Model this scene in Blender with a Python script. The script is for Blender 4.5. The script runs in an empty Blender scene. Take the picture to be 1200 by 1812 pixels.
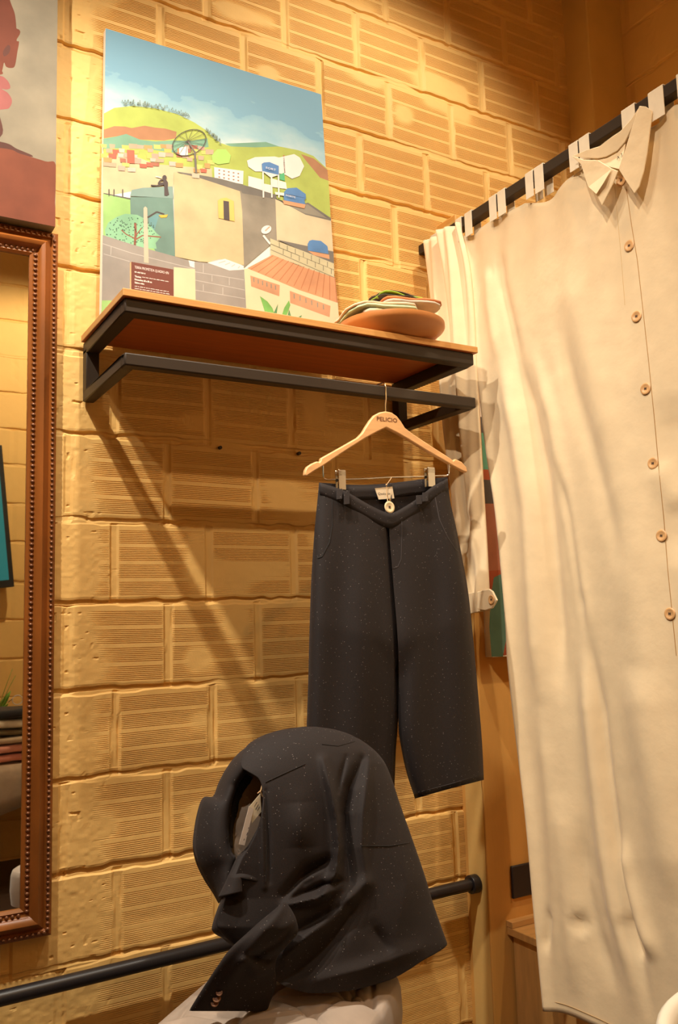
import bpy, bmesh, math, random
import numpy as np
from mathutils import Vector, Matrix
random.seed(7)
SC = bpy.context.scene
COL = SC.collection

# ------------------------------------------------------------------ camera
H = 1.08                                   # eye height above the floor
FPX = 1560.0                               # focal length in pixels of the 1200x1812 frame
YAW, PITCH, ROLL = math.radians(-30.52), math.radians(7.1), math.radians(1.73)
RM = (Matrix.Rotation(YAW, 3, 'Z') @ Matrix.Rotation(PITCH, 3, 'X') @ Matrix.Rotation(ROLL, 3, 'Y'))
CAM = Vector((0.0, -2.0, H))
cd = bpy.data.cameras.new('camera'); cam = bpy.data.objects.new('camera', cd); COL.objects.link(cam)
right, fwd, up = RM.col[0], RM.col[1], RM.col[2]
M = Matrix((right, up, -fwd)).transposed().to_4x4(); M.translation = CAM
cam.matrix_world = M
cd.sensor_fit = 'VERTICAL'; cd.sensor_height = 36.0; cd.lens = FPX / 1812 * 36.0
cd.clip_start = 0.02; cd.clip_end = 100
SC.camera = cam

# ------------------------------------------------------------------ world, view
w = bpy.data.worlds.new('world'); SC.world = w; w.use_nodes = True
w.node_tree.nodes['Background'].inputs[0].default_value = (1, .7, .35, 1)
w.node_tree.nodes['Background'].inputs[1].default_value = 0.08
SC.view_settings.view_transform = 'Standard'; SC.view_settings.look = 'None'
SC.view_settings.gamma = 1; SC.view_settings.use_curve_mapping = False
SC.view_settings.exposure = 0.0
try:
    SC.cycles.use_denoising = True
except Exception:
    pass
SC.cycles.max_bounces = 6; SC.cycles.diffuse_bounces = 4; SC.cycles.glossy_bounces = 4
SC.cycles.sample_clamp_indirect = 4.0

# ------------------------------------------------------------------ room lamps (spots on two ceiling tracks, the last one added as fill)
LAMPS = [  # name, position, aim, watts, cone degrees, blend, colour
    ((-0.24, -0.83, 2.98), (0.60, 0.0, 0.85), 185, 98, 1.0, (1, .90, .75)),
    ((0.50, -0.83, 2.98), (0.72, -.1, 0.8), 84, 100, 1.0, (1, .90, .75)),
    ((1.40, -0.83, 2.98), (1.28, 0.0, 1.95), 50, 108, .6, (1, .90, .75)),
    ((0.85, -1.95, 2.98), (0.95, -0.2, 1.0), 24, 76, .6, (1, .56, .20)),
    ((-0.45, -1.95, 2.98), (1.49, -0.85, 1.45), 128, 62, .8, (1, .87, .70)),
    ((2.02, -0.95, 2.98), (1.80, -0.30, 1.2), 75, 62, .5, (1, .80, .52)),
    ((1.05, -1.60, 2.98), (0.85, -2.6, 1.5), 95, 104, .5, (1, .80, .52)),  # added lamp: brightens the mirrored wall and table, gives bounce fill
]
for (p, a, wt, cone, bl, c) in LAMPS:
    ld = bpy.data.lights.new('spot_light', 'SPOT'); lo = bpy.data.objects.new('spot_light', ld); COL.objects.link(lo)
    lo.location = p; ld.energy = wt; ld.spot_size = math.radians(cone); ld.spot_blend = bl; ld.color = c
    ld.shadow_soft_size = 0.022
    lo.rotation_euler = (Vector(a) - Vector(p)).to_track_quat('-Z', 'Y').to_euler()

# ------------------------------------------------------------------ helpers
def ray(px, py):
    return RM @ Vector(((px - 600) / FPX, 1.0, -(py - 906) / FPX))
def U(px, py, y=0.0):
    r = ray(px, py); return CAM + r * ((y - CAM.y) / r.y)
def UX(px, py, x):
    r = ray(px, py); return CAM + r * ((x - CAM.x) / r.x)
def UZ(px, py, z):
    r = ray(px, py); return CAM + r * ((z - CAM.z) / r.z)
def UP(px, py, p0, n):
    r = ray(px, py); return CAM + r * ((p0 - CAM).dot(n) / r.dot(n))
def lin(c):
    c = c / 255.0
    return c / 12.92 if c <= .04045 else ((c + .055) / 1.055) ** 2.4
def col(rgb): return (lin(rgb[0]), lin(rgb[1]), lin(rgb[2]), 1)

MATS = {}
def mat(name, rgb, rough=.6, metal=0.0, noise=None, bump=None, spec=.5, sheen=0.0, stretch=None, extra=None):
    """procedural principled material: base colour with an optional noise variation and bump"""
    if name in MATS: return MATS[name]
    m = bpy.data.materials.new(name); m.use_nodes = True; nt = m.node_tree; b = nt.nodes['Principled BSDF']
    c = col(rgb); b.inputs['Base Color'].default_value = c
    b.inputs['Roughness'].default_value = rough; b.inputs['Metallic'].default_value = metal
    b.inputs['Specular IOR Level'].default_value = spec
    if sheen:
        b.inputs['Sheen Weight'].default_value = sheen
    tc = nt.nodes.new('ShaderNodeTexCoord'); src = tc.outputs['Object']
    if stretch:
        mp = nt.nodes.new('ShaderNodeMapping'); mp.inputs['Scale'].default_value = stretch
        nt.links.new(src, mp.inputs[0]); src = mp.outputs[0]
    if noise:
        n = nt.nodes.new('ShaderNodeTexNoise'); n.inputs['Scale'].default_value = noise[0]; n.inputs['Detail'].default_value = 5
        nt.links.new(src, n.inputs['Vector'])
        mx = nt.nodes.new('ShaderNodeMix'); mx.data_type = 'RGBA'
        k = noise[1]
        mx.inputs[6].default_value = (c[0] * (1 - k), c[1] * (1 - k), c[2] * (1 - k), 1)
        mx.inputs[7].default_value = (min(1, c[0] * (1 + k)), min(1, c[1] * (1 + k)), min(1, c[2] * (1 + k)), 1)
        if len(noise) > 2: mx.inputs[7].default_value = col(noise[2])
        rp = nt.nodes.new('ShaderNodeMapRange'); rp.inputs[1].default_value = .3; rp.inputs[2].default_value = .7
        nt.links.new(n.outputs['Fac'], rp.inputs[0]); nt.links.new(rp.outputs[0], mx.inputs[0])
        nt.links.new(mx.outputs[2], b.inputs['Base Color'])
    if bump:
        n2 = nt.nodes.new('ShaderNodeTexNoise'); n2.inputs['Scale'].default_value = bump[0]; n2.inputs['Detail'].default_value = 6
        nt.links.new(src, n2.inputs['Vector'])
        bp = nt.nodes.new('ShaderNodeBump'); bp.inputs['Strength'].default_value = bump[1]; bp.inputs['Distance'].default_value = bump[2] if len(bump) > 2 else .002
        nt.links.new(n2.outputs['Fac'], bp.inputs['Height']); nt.links.new(bp.outputs[0], b.inputs['Normal'])
    MATS[name] = m
    return m

def emis(name, rgb, s):
    m = bpy.data.materials.new(name); m.use_nodes = True; b = m.node_tree.nodes['Principled BSDF']
    b.inputs['Base Color'].default_value = col(rgb)
    b.inputs['Emission Color'].default_value = col(rgb); b.inputs['Emission Strength'].default_value = s
    return m

def setp(o, label=None, cat=None, group=None, kind=None):
    if label: o['label'] = label
    if cat: o['category'] = cat
    if group: o['group'] = group
    if kind: o['kind'] = kind
    return o
ORG = {}
def thing(name, loc, label, cat, group=None):
    o = bpy.data.objects.new(name, None); COL.objects.link(o); o.location = loc; o.empty_display_size = .05
    ORG[o] = Vector(loc); setp(o, label, cat, group)
    return o
def org(o):
    return ORG[o] if o in ORG else Vector((0, 0, 0))

class MB:
    """collects shapes given in world coordinates; build() links them as one mesh object"""
    def __init__(s): s.v = []; s.f = []; s.mi = []; s.cur = 0
    def add(s, vs, fs):
        o = len(s.v); s.v += [tuple(p) for p in vs]
        for f in fs: s.f.append(tuple(i + o for i in f)); s.mi.append(s.cur)
    def m(s, i): s.cur = i; return s
    def box(s, a, b):
        x0, y0, z0 = a; x1, y1, z1 = b
        s.add([(x0, y0, z0), (x1, y0, z0), (x1, y1, z0), (x0, y1, z0), (x0, y0, z1), (x1, y0, z1), (x1, y1, z1), (x0, y1, z1)],
              [(0, 3, 2, 1), (4, 5, 6, 7), (0, 1, 5, 4), (1, 2, 6, 5), (2, 3, 7, 6), (3, 0, 4, 7)]); return s
    def prism(s, pts, n, cap_only=False):
        """polygon pts pushed along vector n into a solid"""
        k = len(pts); n = Vector(n); pts = [Vector(p) for p in pts]
        fs = [tuple(range(k))[::-1], tuple(range(k, 2 * k))] + [(i, (i + 1) % k, k + (i + 1) % k, k + i) for i in range(k)]
        s.add(pts + [p + n for p in pts], fs); return s
    def poly(s, pts): s.add(pts, [tuple(range(len(pts)))]); return s
    def tube(s, pts, r, n=10, caps=True, flat=None):
        pts = [Vector(p) for p in pts]; k = len(pts); vs = []; rs = r if isinstance(r, (list, tuple)) else [r] * k
        ref = None
        for i, p in enumerate(pts):
            t = (pts[min(i + 1, k - 1)] - pts[max(i - 1, 0)]).normalized()
            if ref is None: ref = t.orthogonal().normalized()
            a = (ref - t * ref.dot(t)).normalized(); ref = a; b = t.cross(a)
            for j in range(n):
                q = 2 * math.pi * j / n
                vs.append(p + (a * math.cos(q) + b * math.sin(q)) * rs[i])
        fs = [(i * n + j, i * n + (j + 1) % n, (i + 1) * n + (j + 1) % n, (i + 1) * n + j) for i in range(k - 1) for j in range(n)]
        if caps: fs += [tuple(range(n))[::-1], tuple(range((k - 1) * n, k * n))]
        s.add(vs, fs); return s
    def lathe(s, prof, c, axis='Z', n=32, a0=0, a1=2 * math.pi):
        full = abs(a1 - a0 - 2 * math.pi) < 1e-6; m_ = n if full else n + 1; vs = []
        for (r, h) in prof:
            for j in range(m_):
                q = a0 + (a1 - a0) * j / n; x, y = r * math.cos(q), r * math.sin(q)
                vs.append({'Z': (c[0] + x, c[1] + y, c[2] + h), 'Y': (c[0] + x, c[1] + h, c[2] + y), 'X': (c[0] + h, c[1] + x, c[2] + y)}[axis])
        fs = []
        for i in range(len(prof) - 1):
            for j in range(n):
                j2 = (j + 1) % m_ if full else j + 1
                fs.append((i * m_ + j, i * m_ + j2, (i + 1) * m_ + j2, (i + 1) * m_ + j))
        s.add(vs, fs); return s
    def grid(s, rows, closed=False):
        k = len(rows[0]); vs = [p for r in rows for p in r]; fs = []
        for i in range(len(rows) - 1):
            for j in range(k if closed else k - 1):
                j2 = (j + 1) % k
                fs.append((i * k + j, i * k + j2, (i + 1) * k + j2, (i + 1) * k + j))
        s.add(vs, fs); return s
    def ball(s, c, r, n=12):
        c = Vector(c); prof = [(math.sin(math.pi * i / n), -math.cos(math.pi * i / n)) for i in range(n + 1)]
        r = r if isinstance(r, (tuple, list)) else (r, r, r); vs = []; k = n * 2
        for (a, h) in prof:
            for j in range(k):
                q = math.pi * j / n
                vs.append((c.x + r[0] * a * math.cos(q), c.y + r[1] * a * math.sin(q), c.z + r[2] * h))
        s.add(vs, [(i * k + j, i * k + (j + 1) % k, (i + 1) * k + (j + 1) % k, (i + 1) * k + j) for i in range(n) for j in range(k)]); return s
    def build(s, name, mats, parent=None, smooth=35, bevel=0, solid=0, sub=0, fixn=True, label=None):
        me = bpy.data.meshes.new(name); o0 = org(parent) if parent else Vector((0, 0, 0))
        me.from_pydata([(p[0] - o0.x, p[1] - o0.y, p[2] - o0.z) for p in s.v], [], s.f)
        mats = mats if isinstance(mats, (list, tuple)) else [mats]
        for m_ in mats: me.materials.append(m_)
        if len(mats) > 1:
            for p, i in zip(me.polygons, s.mi): p.material_index = i
        if fixn:
            bm = bmesh.new(); bm.from_mesh(me); bmesh.ops.remove_doubles(bm, verts=bm.verts, dist=1e-6)
            bmesh.ops.recalc_face_normals(bm, faces=bm.faces); bm.to_mesh(me); bm.free()
        if smooth:
            for p in me.polygons: p.use_smooth = True
            me.set_sharp_from_angle(angle=math.radians(smooth))
        o = bpy.data.objects.new(name, me); COL.objects.link(o)
        if parent: o.parent = parent; ORG[o] = o0
        if bevel:
            md = o.modifiers.new('bevel', 'BEVEL'); md.width = bevel; md.segments = 2; md.limit_method = 'ANGLE'; md.angle_limit = math.radians(50)
        if solid:
            md = o.modifiers.new('solid', 'SOLIDIFY'); md.thickness = solid; md.offset = 0
        if sub:
            md = o.modifiers.new('sub', 'SUBSURF'); md.levels = sub; md.render_levels = sub
        if label: o['label'] = label
        return o

def text_mesh(body, size, p0, ex, ez, depth=.0004, bold=0.0, width=None):
    """flat lettering as (verts, faces) laid on a plane: ex = reading direction, ez = up"""
    cu = bpy.data.curves.new('text', 'FONT'); cu.body = body; cu.size = size; cu.offset = bold; cu.resolution_u = 2
    ob = bpy.data.objects.new('text', cu); COL.objects.link(ob)
    dg = bpy.context.evaluated_depsgraph_get(); me = bpy.data.meshes.new_from_object(ob.evaluated_get(dg))
    bpy.data.objects.remove(ob)
    ex = Vector(ex); ez = Vector(ez); p0 = Vector(p0)
    xs = [v.co.x for v in me.vertices] or [0]
    sx = width / (max(xs) - min(xs)) if width else 1
    vs = [p0 + ex * ((v.co.x - min(xs)) * sx) + ez * v.co.y for v in me.vertices]
    fs = [tuple(p.vertices) for p in me.polygons]
    return vs, fs

def lerp_tab(tab, t):
    """piecewise-linear table [(t, value)...]"""
    if t <= tab[0][0]: return tab[0][1]
    for (a, va), (b, vb) in zip(tab, tab[1:]):
        if t <= b: return va + (vb - va) * (t - a) / (b - a)
    return tab[-1][1]
def smooth_tab(tab, t):
    """Catmull-Rom through a table"""
    n = len(tab)
    if t <= tab[0][0]: return tab[0][1]
    if t >= tab[-1][0]: return tab[-1][1]
    for i in range(n - 1):
        a, b = tab[i], tab[i + 1]
        if t <= b[0]:
            p0 = tab[max(i - 1, 0)]; p3 = tab[min(i + 2, n - 1)]
            h = b[0] - a[0]; u = (t - a[0]) / h
            m0 = (b[1] - p0[1]) / (b[0] - p0[0]) * h if b[0] != p0[0] else 0
            m1 = (p3[1] - a[1]) / (p3[0] - a[0]) * h if p3[0] != a[0] else 0
            return (2*u**3 - 3*u*u + 1)*a[1] + (u**3 - 2*u*u + u)*m0 + (-2*u**3 + 3*u*u)*b[1] + (u**3 - u*u)*m1
def seg_dist(px, py, line):
    """distance to a polyline and position along it (0..1)"""
    best = 1e9; bt = 0; side = 1; n = len(line) - 1
    for i in range(n):
        ax, ay = line[i]; bx, by = line[i + 1]; dx, dy = bx - ax, by - ay; L = dx * dx + dy * dy
        t = max(0, min(1, ((px - ax) * dx + (py - ay) * dy) / L)) if L else 0
        ex, ey = px - ax - t * dx, py - ay - t * dy; d = math.hypot(ex, ey)
        if d < best: best = d; bt = (i + t) / n; side = 1 if dx * ey - dy * ex > 0 else -1
    return best, bt, side

# ------------------------------------------------------------------ materials
WALL = mat('ochre_wall_paint', (229, 186, 112), .62, noise=(9, .04), bump=(260, .16, .0012), spec=.3)
WALLD = WALL
PLASTER = mat('ochre_plaster_paint', (220, 182, 110), .6, noise=(7, .06), bump=(90, .18, .002), spec=.35)
BLACKM = mat('black_powder_coat', (50, 39, 29), .5, bump=(900, .15, .0006), spec=.3)
BLACKP = mat('black_pipe_paint', (34, 31, 33), .36, bump=(500, .1, .0006))
# ------------------------------------------------------------------ structure: fluted clay block walls
def vnoise(rng, x, y, sx, sy):
    gx = rng.random((64, 64)); X = x * sx; Y = y * sy
    xi = np.floor(X).astype(int); yi = np.floor(Y).astype(int); fx = X - xi; fy = Y - yi
    fx = fx * fx * (3 - 2 * fx); fy = fy * fy * (3 - 2 * fy)
    g = lambda a, b: gx[a % 64, b % 64]
    return (g(xi, yi) * (1 - fx) + g(xi + 1, yi) * fx) * (1 - fy) + (g(xi, yi + 1) * (1 - fx) + g(xi + 1, yi + 1) * fx) * fy

COURSE = [H + 2 * q for q in (1.165, 1.07, .98, .885, .79, .694, .599, .506, .415, .316, .221, .121, .028, -.0695, -.163, -.261, -.353, -.447, -.541)]
COURSE[-1] = 0.0
def brick_wall(name, to_world, x0, x1, step, label=None, grooves=True, seed=3, phase=(.70, .583), smooth_left=None, flip=False):
    """one wall of hollow clay blocks: recessed joints and bands of horizontal flutes, as real relief"""
    rng = np.random.default_rng(seed)
    nx = max(2, int((x1 - x0) / step)); xs = np.linspace(x0, x1, nx)
    zs, prof, gro, row = [], [], [], []
    for k in range(len(COURSE) - 1):
        zt, zb = COURSE[k], COURSE[k + 1]; h = zt - zb
        def put(u, d, g): zs.append(zb + u * h); prof.append(d); gro.append(g); row.append(k)
        put(0.0, -.004, 0); put(.02, -.008, 0); put(.048, -.008, 0); put(.06, -.001, 0); put(.085, .0, 0)
        if grooves:
            bands = 4; top = .955; base = .10; bh = (top - base) / bands
            for b in range(bands):
                s0 = base + b * bh; n = 8; w_ = bh * .82 / n
                for j in range(n):
                    a = s0 + j * w_
                    put(a + w_ * .15, 0, 1e-6); put(a + w_ * .32, -1, 1); put(a + w_ * .48, -1, 1); put(a + w_ * .66, 0, 1e-6)
        else:
            for u in np.linspace(.12, .94, 8): put(u, 0, 0)
        put(.965, 0, 0); put(.985, -.004, 0)
    zs = np.array(zs); prof = np.array(prof); gro = np.array(gro); row = np.array(row)
    o = np.argsort(zs, kind='stable'); zs, prof, gro, row = zs[o], prof[o], gro[o], row[o]
    X, Z = np.meshgrid(xs, zs); R = np.broadcast_to(row[:, None], X.shape)
    P = np.broadcast_to(prof[:, None], X.shape).copy(); G = np.broadcast_to(gro[:, None], X.shape)
    per = .2325
    ph = np.where(R % 2 == 0, phase[0], phase[1]) + .006 * np.sin(R * 2.7)
    xb = (X - ph) / per; blk = np.floor(xb).astype(int); u = (xb - blk) * per      # position inside the block
    dj = np.minimum(u, per - u)                                                 # distance to the vertical joint centre
    dj = dj + .004 * (vnoise(rng, X, Z, 30, 30) - .5)
    hsh = np.abs(np.sin(blk * 12.9898 + R * 78.233) * 43758.5453) % 1.0
    # vertical joint: a flush mortar strip with a thin crack on its right side
    vj = np.clip((.0095 - dj) / .003, 0, 1)
    edge = np.clip((.0155 - dj) / .003, 0, 1)
    fade = np.clip((vnoise(rng, X, Z, 9, 14) - .12) * 6, 0, 1)
    amp = .0031 * (.62 + .38 * hsh) * fade * (1 - edge)
    if smooth_left is not None:
        msk = np.clip((X - smooth_left + .05 * (vnoise(rng, X, Z, 3, 9) - .5)) / .05, 0, 1); amp = amp * msk
        rough = (1 - msk) * ((vnoise(rng, X, Z, 110, 120) - .5) * .0009 + (vnoise(rng, X + .37 * Z, Z - .2 * X, 43, 39) - .5) * .0009 - .003 * np.clip((vnoise(rng, X, Z, 110, 70) - .9) * 12, 0, 1))
    else: rough = 0
    jn = np.clip((vnoise(rng, X, Z, 7, 40) - .12) * 2.6, .15, 1.15)              # joints partly filled with mortar
    D = np.where(P < -.5, -amp, np.where(G > 0, 0, P * jn)) - .004 * vj * np.where(G > 0, 1, .8)
    D = D - .0055 * np.clip((.003 - np.abs(u - .009)) / .0015, 0, 1) * (hsh > .3) * (R % 1 == 0) * np.clip(vnoise(rng, X, Z, 4, 20) * 1.8 - .3, 0, 1)
    D = D + (hsh - .5) * .0022 * (1 - vj) + rough + (vnoise(rng, X + .3 * Z, Z - .2 * X, 60, 70) - .5) * .0006 + (vnoise(rng, X + .4 * Z, Z - .3 * X, 4, 4) - .5) * .0016
    Zw = Z + .007 * (vnoise(rng, X + R * 3.1, Z * 0 + R * 7.7, 3, 1) - .5) + np.where(G > 0, 0, .006 * (vnoise(rng, X, Z * 0 + R, 40, 1.7) - .5))
    Zw = np.clip(Zw, 0, None); Zw[0, :] = 0
    W = to_world(X.ravel(), D.ravel(), Zw.ravel())
    nz = len(zs); me = bpy.data.meshes.new(name)
    me.vertices.add(nx * nz); me.vertices.foreach_set('co', W.astype(np.float32).ravel())
    i, j = np.meshgrid(np.arange(nz - 1), np.arange(nx - 1), indexing='ij')
    a = (i * nx + j).ravel(); q = np.stack([a, a + 1, a + 1 + nx, a + nx], 1)
    if flip: q = q[:, ::-1]
    me.loops.add(q.size); me.loops.foreach_set('vertex_index', q.ravel().astype(np.int32))
    me.polygons.add(len(q)); me.polygons.foreach_set('loop_start', (np.arange(len(q)) * 4).astype(np.int32))
    me.polygons.foreach_set('loop_total', np.full(len(q), 4, np.int32))
    me.polygons.foreach_set('use_smooth', np.zeros(len(q), bool))
    me.update(calc_edges=True); me.materials.append(WALL)
    o = bpy.data.objects.new(name, me); COL.objects.link(o); o['kind'] = 'structure'
    if label: o['label'] = label
    return o

XW = 2.30                                   # right wall
brick_wall('wall_back', lambda x, d, z: np.stack([x, -d, z], 1), .18, 2.30, .0055, smooth_left=.53, label='back wall of cream ochre fluted clay blocks')
b = MB(); b.box((-1.7, 0.0, 0), (.182, .08, 3.35)); b.box((.18, .03, 0), (2.5, .08, 3.35)); setp(b.build('wall_back_side', WALL, smooth=0), kind='structure')
brick_wall('wall_right', lambda x, d, z: np.stack([XW - d, -x, z], 1), 0, 2.75, .02, grooves=False, seed=8, flip=False)
brick_wall('wall_front', lambda x, d, z: np.stack([x, -2.62 + d, z], 1), -1.7, 2.3, .02, grooves=False, seed=9, flip=True)
b = MB(); b.box((-1.78, -2.7, 0), (-1.70, .08, 3.35)); setp(b.build('wall_left', WALL, smooth=0), kind='structure')
b = MB(); b.box((-1.78, -2.72, -.06), (2.4, .1, -.0005)); setp(b.build('floor', mat('dark_wood_floor', (62, 44, 32), .45, noise=(6, .3), stretch=(1, 8, 1)), smooth=0), kind='structure')
b = MB(); b.box((-1.78, -2.72, 3.34), (2.4, .1, 3.4)); setp(b.build('ceiling', mat('ceiling_paint', (150, 112, 60), .7, noise=(4, .05)), smooth=0), kind='structure')
b = MB(); b.box((2.135, -.105, 0), (2.32, .02, 3.34)); setp(b.build('trim_1', PLASTER, smooth=0, bevel=.006), kind='structure', label='plastered corner pilaster behind the curtain rod')
# fitting-room partition of boards in front of the back wall
XP = 1.548
PART = mat('partition_ochre_board', (214, 160, 84), .5, noise=(5, .10), bump=(60, .1, .002), stretch=(3, 3, .6))
b = MB(); b.box((XP, -.088, 0), (2.13, .02, 2.245)); setp(b.build('wall_partition', PART, smooth=0, bevel=.004), kind='structure', label='ochre partition panel behind the curtain')
b = MB()
random.seed(5)
rows = []
for i in range(120):
    z = i * .0187
    rows.append([Vector((XP - .001 - random.random() * .0035 * (z > .62), -.086 + j * .0105, z)) for j in range(8)])
b.grid(rows); setp(b.build('trim_2', PLASTER, smooth=60), kind='structure', label='rough plastered edge of the partition')

# ------------------------------------------------------------------ ceiling tracks with the spot heads
WHITE = mat('white_lamp_enamel', (225, 222, 215), .4)
GLOW = emis('lamp_lens', (255, 235, 200), 6.0)
for ty, nm in ((-.83, 'track above the shelf wall'), (-1.95, 'track over the middle of the shop')):
    t = thing('lighting_track', (0.4, ty, 3.34), 'white ceiling lighting ' + nm, 'lighting track')
    b = MB(); b.box((-1.2, ty - .017, 3.31), (2.1, ty + .017, 3.338)); b.build('rail', WHITE, t, bevel=.002)
for i, (p, a, *_r) in enumerate(LAMPS):
    p = Vector(p); d = (Vector(a) - p).normalized()
    t = thing('track_spotlight', (p.x, p.y, 3.31), ['spotlight over the mirror', 'spotlight over the left end of the shelf', 'spotlight over the curtain rod',
              'spotlight on the middle track facing the shelf', 'spotlight on the middle track facing the curtain', 'spotlight inside the fitting room corner', 'added spotlight brightening the opposite wall'][i], 'lamp', 'track spotlights on the ceiling')
    c = p - d * .03
    b = MB(); b.tube([Vector((p.x, p.y, 3.308)), Vector((p.x, p.y, 3.12)), c - d * .07], .007, 8); b.build('stem', WHITE, t)
    b = MB(); b.tube([c - d * .13, c - d * .12, c - d * .02, c], [.03, .036, .038, .037], 24); b.build('lamp_head', WHITE, t)
    b = MB(); b.tube([c + d * .0002, c + d * .002], .031, 24); b.build('lens', GLOW, t)

# ------------------------------------------------------------------ wall shelf with hanging rail
SX0, SX1, SY, ZT = .502, 1.388, -.332, 1.752
PLY = mat('plywood_edge', (196, 142, 78), .5, noise=(30, .16), stretch=(.4, .4, 18), bump=(200, .1, .0006))
PLYU = mat('red_brown_board_face', (178, 90, 32), .5, noise=(12, .12), stretch=(.6, 6, 1))
t = thing('wall_shelf', ((SX0 + SX1) / 2, 0, 1.56), 'plywood wall shelf on a black square steel frame with a hanging rail', 'shelf')
b = MB(); b.box((SX0 - .006, SY - .008, ZT - .016), (SX1 + .008, -.012, ZT))
o = b.build('board', [PLY, PLYU], t, smooth=0, bevel=.0015)
for p in o.data.polygons:
    if p.normal.z < -.5: p.material_index = 1
q = .030; z2 = ZT - .016; z1 = z2 - q
b = MB(); b.box((SX0, SY, z1), (SX1, SY + q, z2)); b.box((SX0, SY + q, z1), (SX0 + q, -.006, z2)); b.box((SX1 - q, SY + q, z1), (SX1, -.006, z2))
b.build('upper_frame', BLACKM, t, bevel=.003)
l2 = 1.623; l1 = l2 - .026
b = MB(); b.box((SX0, SY, l1), (SX1, SY + .026, l2)); b.box((SX0, SY + .026, l1), (SX0 + .026, -.006, l2)); b.box((SX1 - .026, SY + .026, l1), (SX1, -.006, l2)); b.build('hanging_rail', BLACKM, t, bevel=.003)
b = MB(); b.box((SX0, -.036, l1 + .02), (SX0 + q, -.006, z1 + .01)); b.build('upright', BLACKM, t, bevel=.002)
b = MB(); b.box((SX1 - q, -.036, l1 + .02), (SX1, -.006, z1 + .01)); b.build('upright', BLACKM, t, bevel=.002)
RAILZ = l2

# ------------------------------------------------------------------ black pipe along the wall
pa, pb = U(-120, 1800, -.045), U(845, 1566, -.045)
pa = Vector((-.5, -.045, U(0, 1774, -.045).z - .004)); pb = Vector((XP - .012, -.045, U(852, 1561, -.045).z))
t = thing('wall_pipe', (XP - .02, -.045, pb.z), 'black round pipe running low along the block wall', 'pipe')
b = MB(); b.tube([pa, pb], .0155, 20); b.build('pipe', BLACKP, t)
b = MB(); b.tube([pb - Vector((.014, 0, 0)), pb + Vector((.01, 0, 0))], .024, 20); b.build('flange', BLACKP, t, bevel=.002)

# ------------------------------------------------------------------ mirror in a carved wooden frame
FR = mat('carved_brown_wood', (136, 78, 30), .32, noise=(14, .25), stretch=(1, 1, .4), spec=.6)
FRB = mat('frame_bead_bronze', (120, 78, 52), .3, metal=.35, noise=(40, .2))
MX1, MZ0, MZ1 = .440, .452, 1.982; MX0 = -.36; FW = .062
t = thing('wall_mirror', ((MX0 + MX1) / 2, -.01, MZ0), 'tall wall mirror in a brown carved wooden frame with beaded edges', 'mirror')
gl = bpy.data.materials.new('mirror_silver'); gl.use_nodes = True; bb = gl.node_tree.nodes['Principled BSDF']
bb.inputs['Metallic'].default_value = 1; bb.inputs['Roughness'].default_value = .015; bb.inputs['Base Color'].default_value = (.86, .87, .83, 1)
b = MB(); b.box((MX0 + FW - .008, -.016, MZ0 + FW - .008), (MX1 - FW + .008, -.012, MZ1 - FW + .008)); b.build('glass', gl, t, smooth=0)
prof = [(0, .004), (0, .022), (.006, .027), (.013, .027), (.016, .022), (.02, .026), (.03, .036), (.038, .034), (.043, .024), (.046, .022), (.054, .022), (.056, .024), (.062, .020), (.062, .010)]
def frame_side(a, c_, inward):
    """mitred moulding from corner a to corner c_"""
    a, c_ = Vector(a), Vector(c_); d = (c_ - a).normalized(); n = Vector(inward)
    rows = []
    for (u, h) in prof:
        rows.append([a + n * u + d * u + Vector((0, -h, 0)), c_ + n * u - d * u + Vector((0, -h, 0))])
    bb_ = MB(); bb_.grid(rows); bb_.build('frame_side', FR, t, smooth=50)
    return d
cs = [Vector((MX0, 0, MZ0)), Vector((MX1, 0, MZ0)), Vector((MX1, 0, MZ1)), Vector((MX0, 0, MZ1))]
ins = [(0, 0, 1), (-1, 0, 0), (0, 0, -1), (1, 0, 0)]
for i in range(4):
    a, c_ = cs[i], cs[(i + 1) % 4]; frame_side(a, c_, ins[i])
    d = (c_ - a).normalized(); n = Vector(ins[i]); L = (c_ - a).length
    for off, hh, pitch, rr in ((.0085, -.027, .0115, (.0045, .004)), (.0495, -.0225, .0115, (.0048, .0038))):
        k = int((L - 2 * off) / pitch); bb_ = MB()
        for j in range(k):
            c = a + n * off + d * (off + (j + .5) * pitch) + Vector((0, hh, 0))
            e = [rr[0] * 1.0 if abs(n[q_]) > .5 else (rr[1] if q_ == 1 else .0042) for q_ in range(3)]
            bb_.ball(c, e, 4)
        bb_.build('beading', FRB, t, smooth=60)
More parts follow.
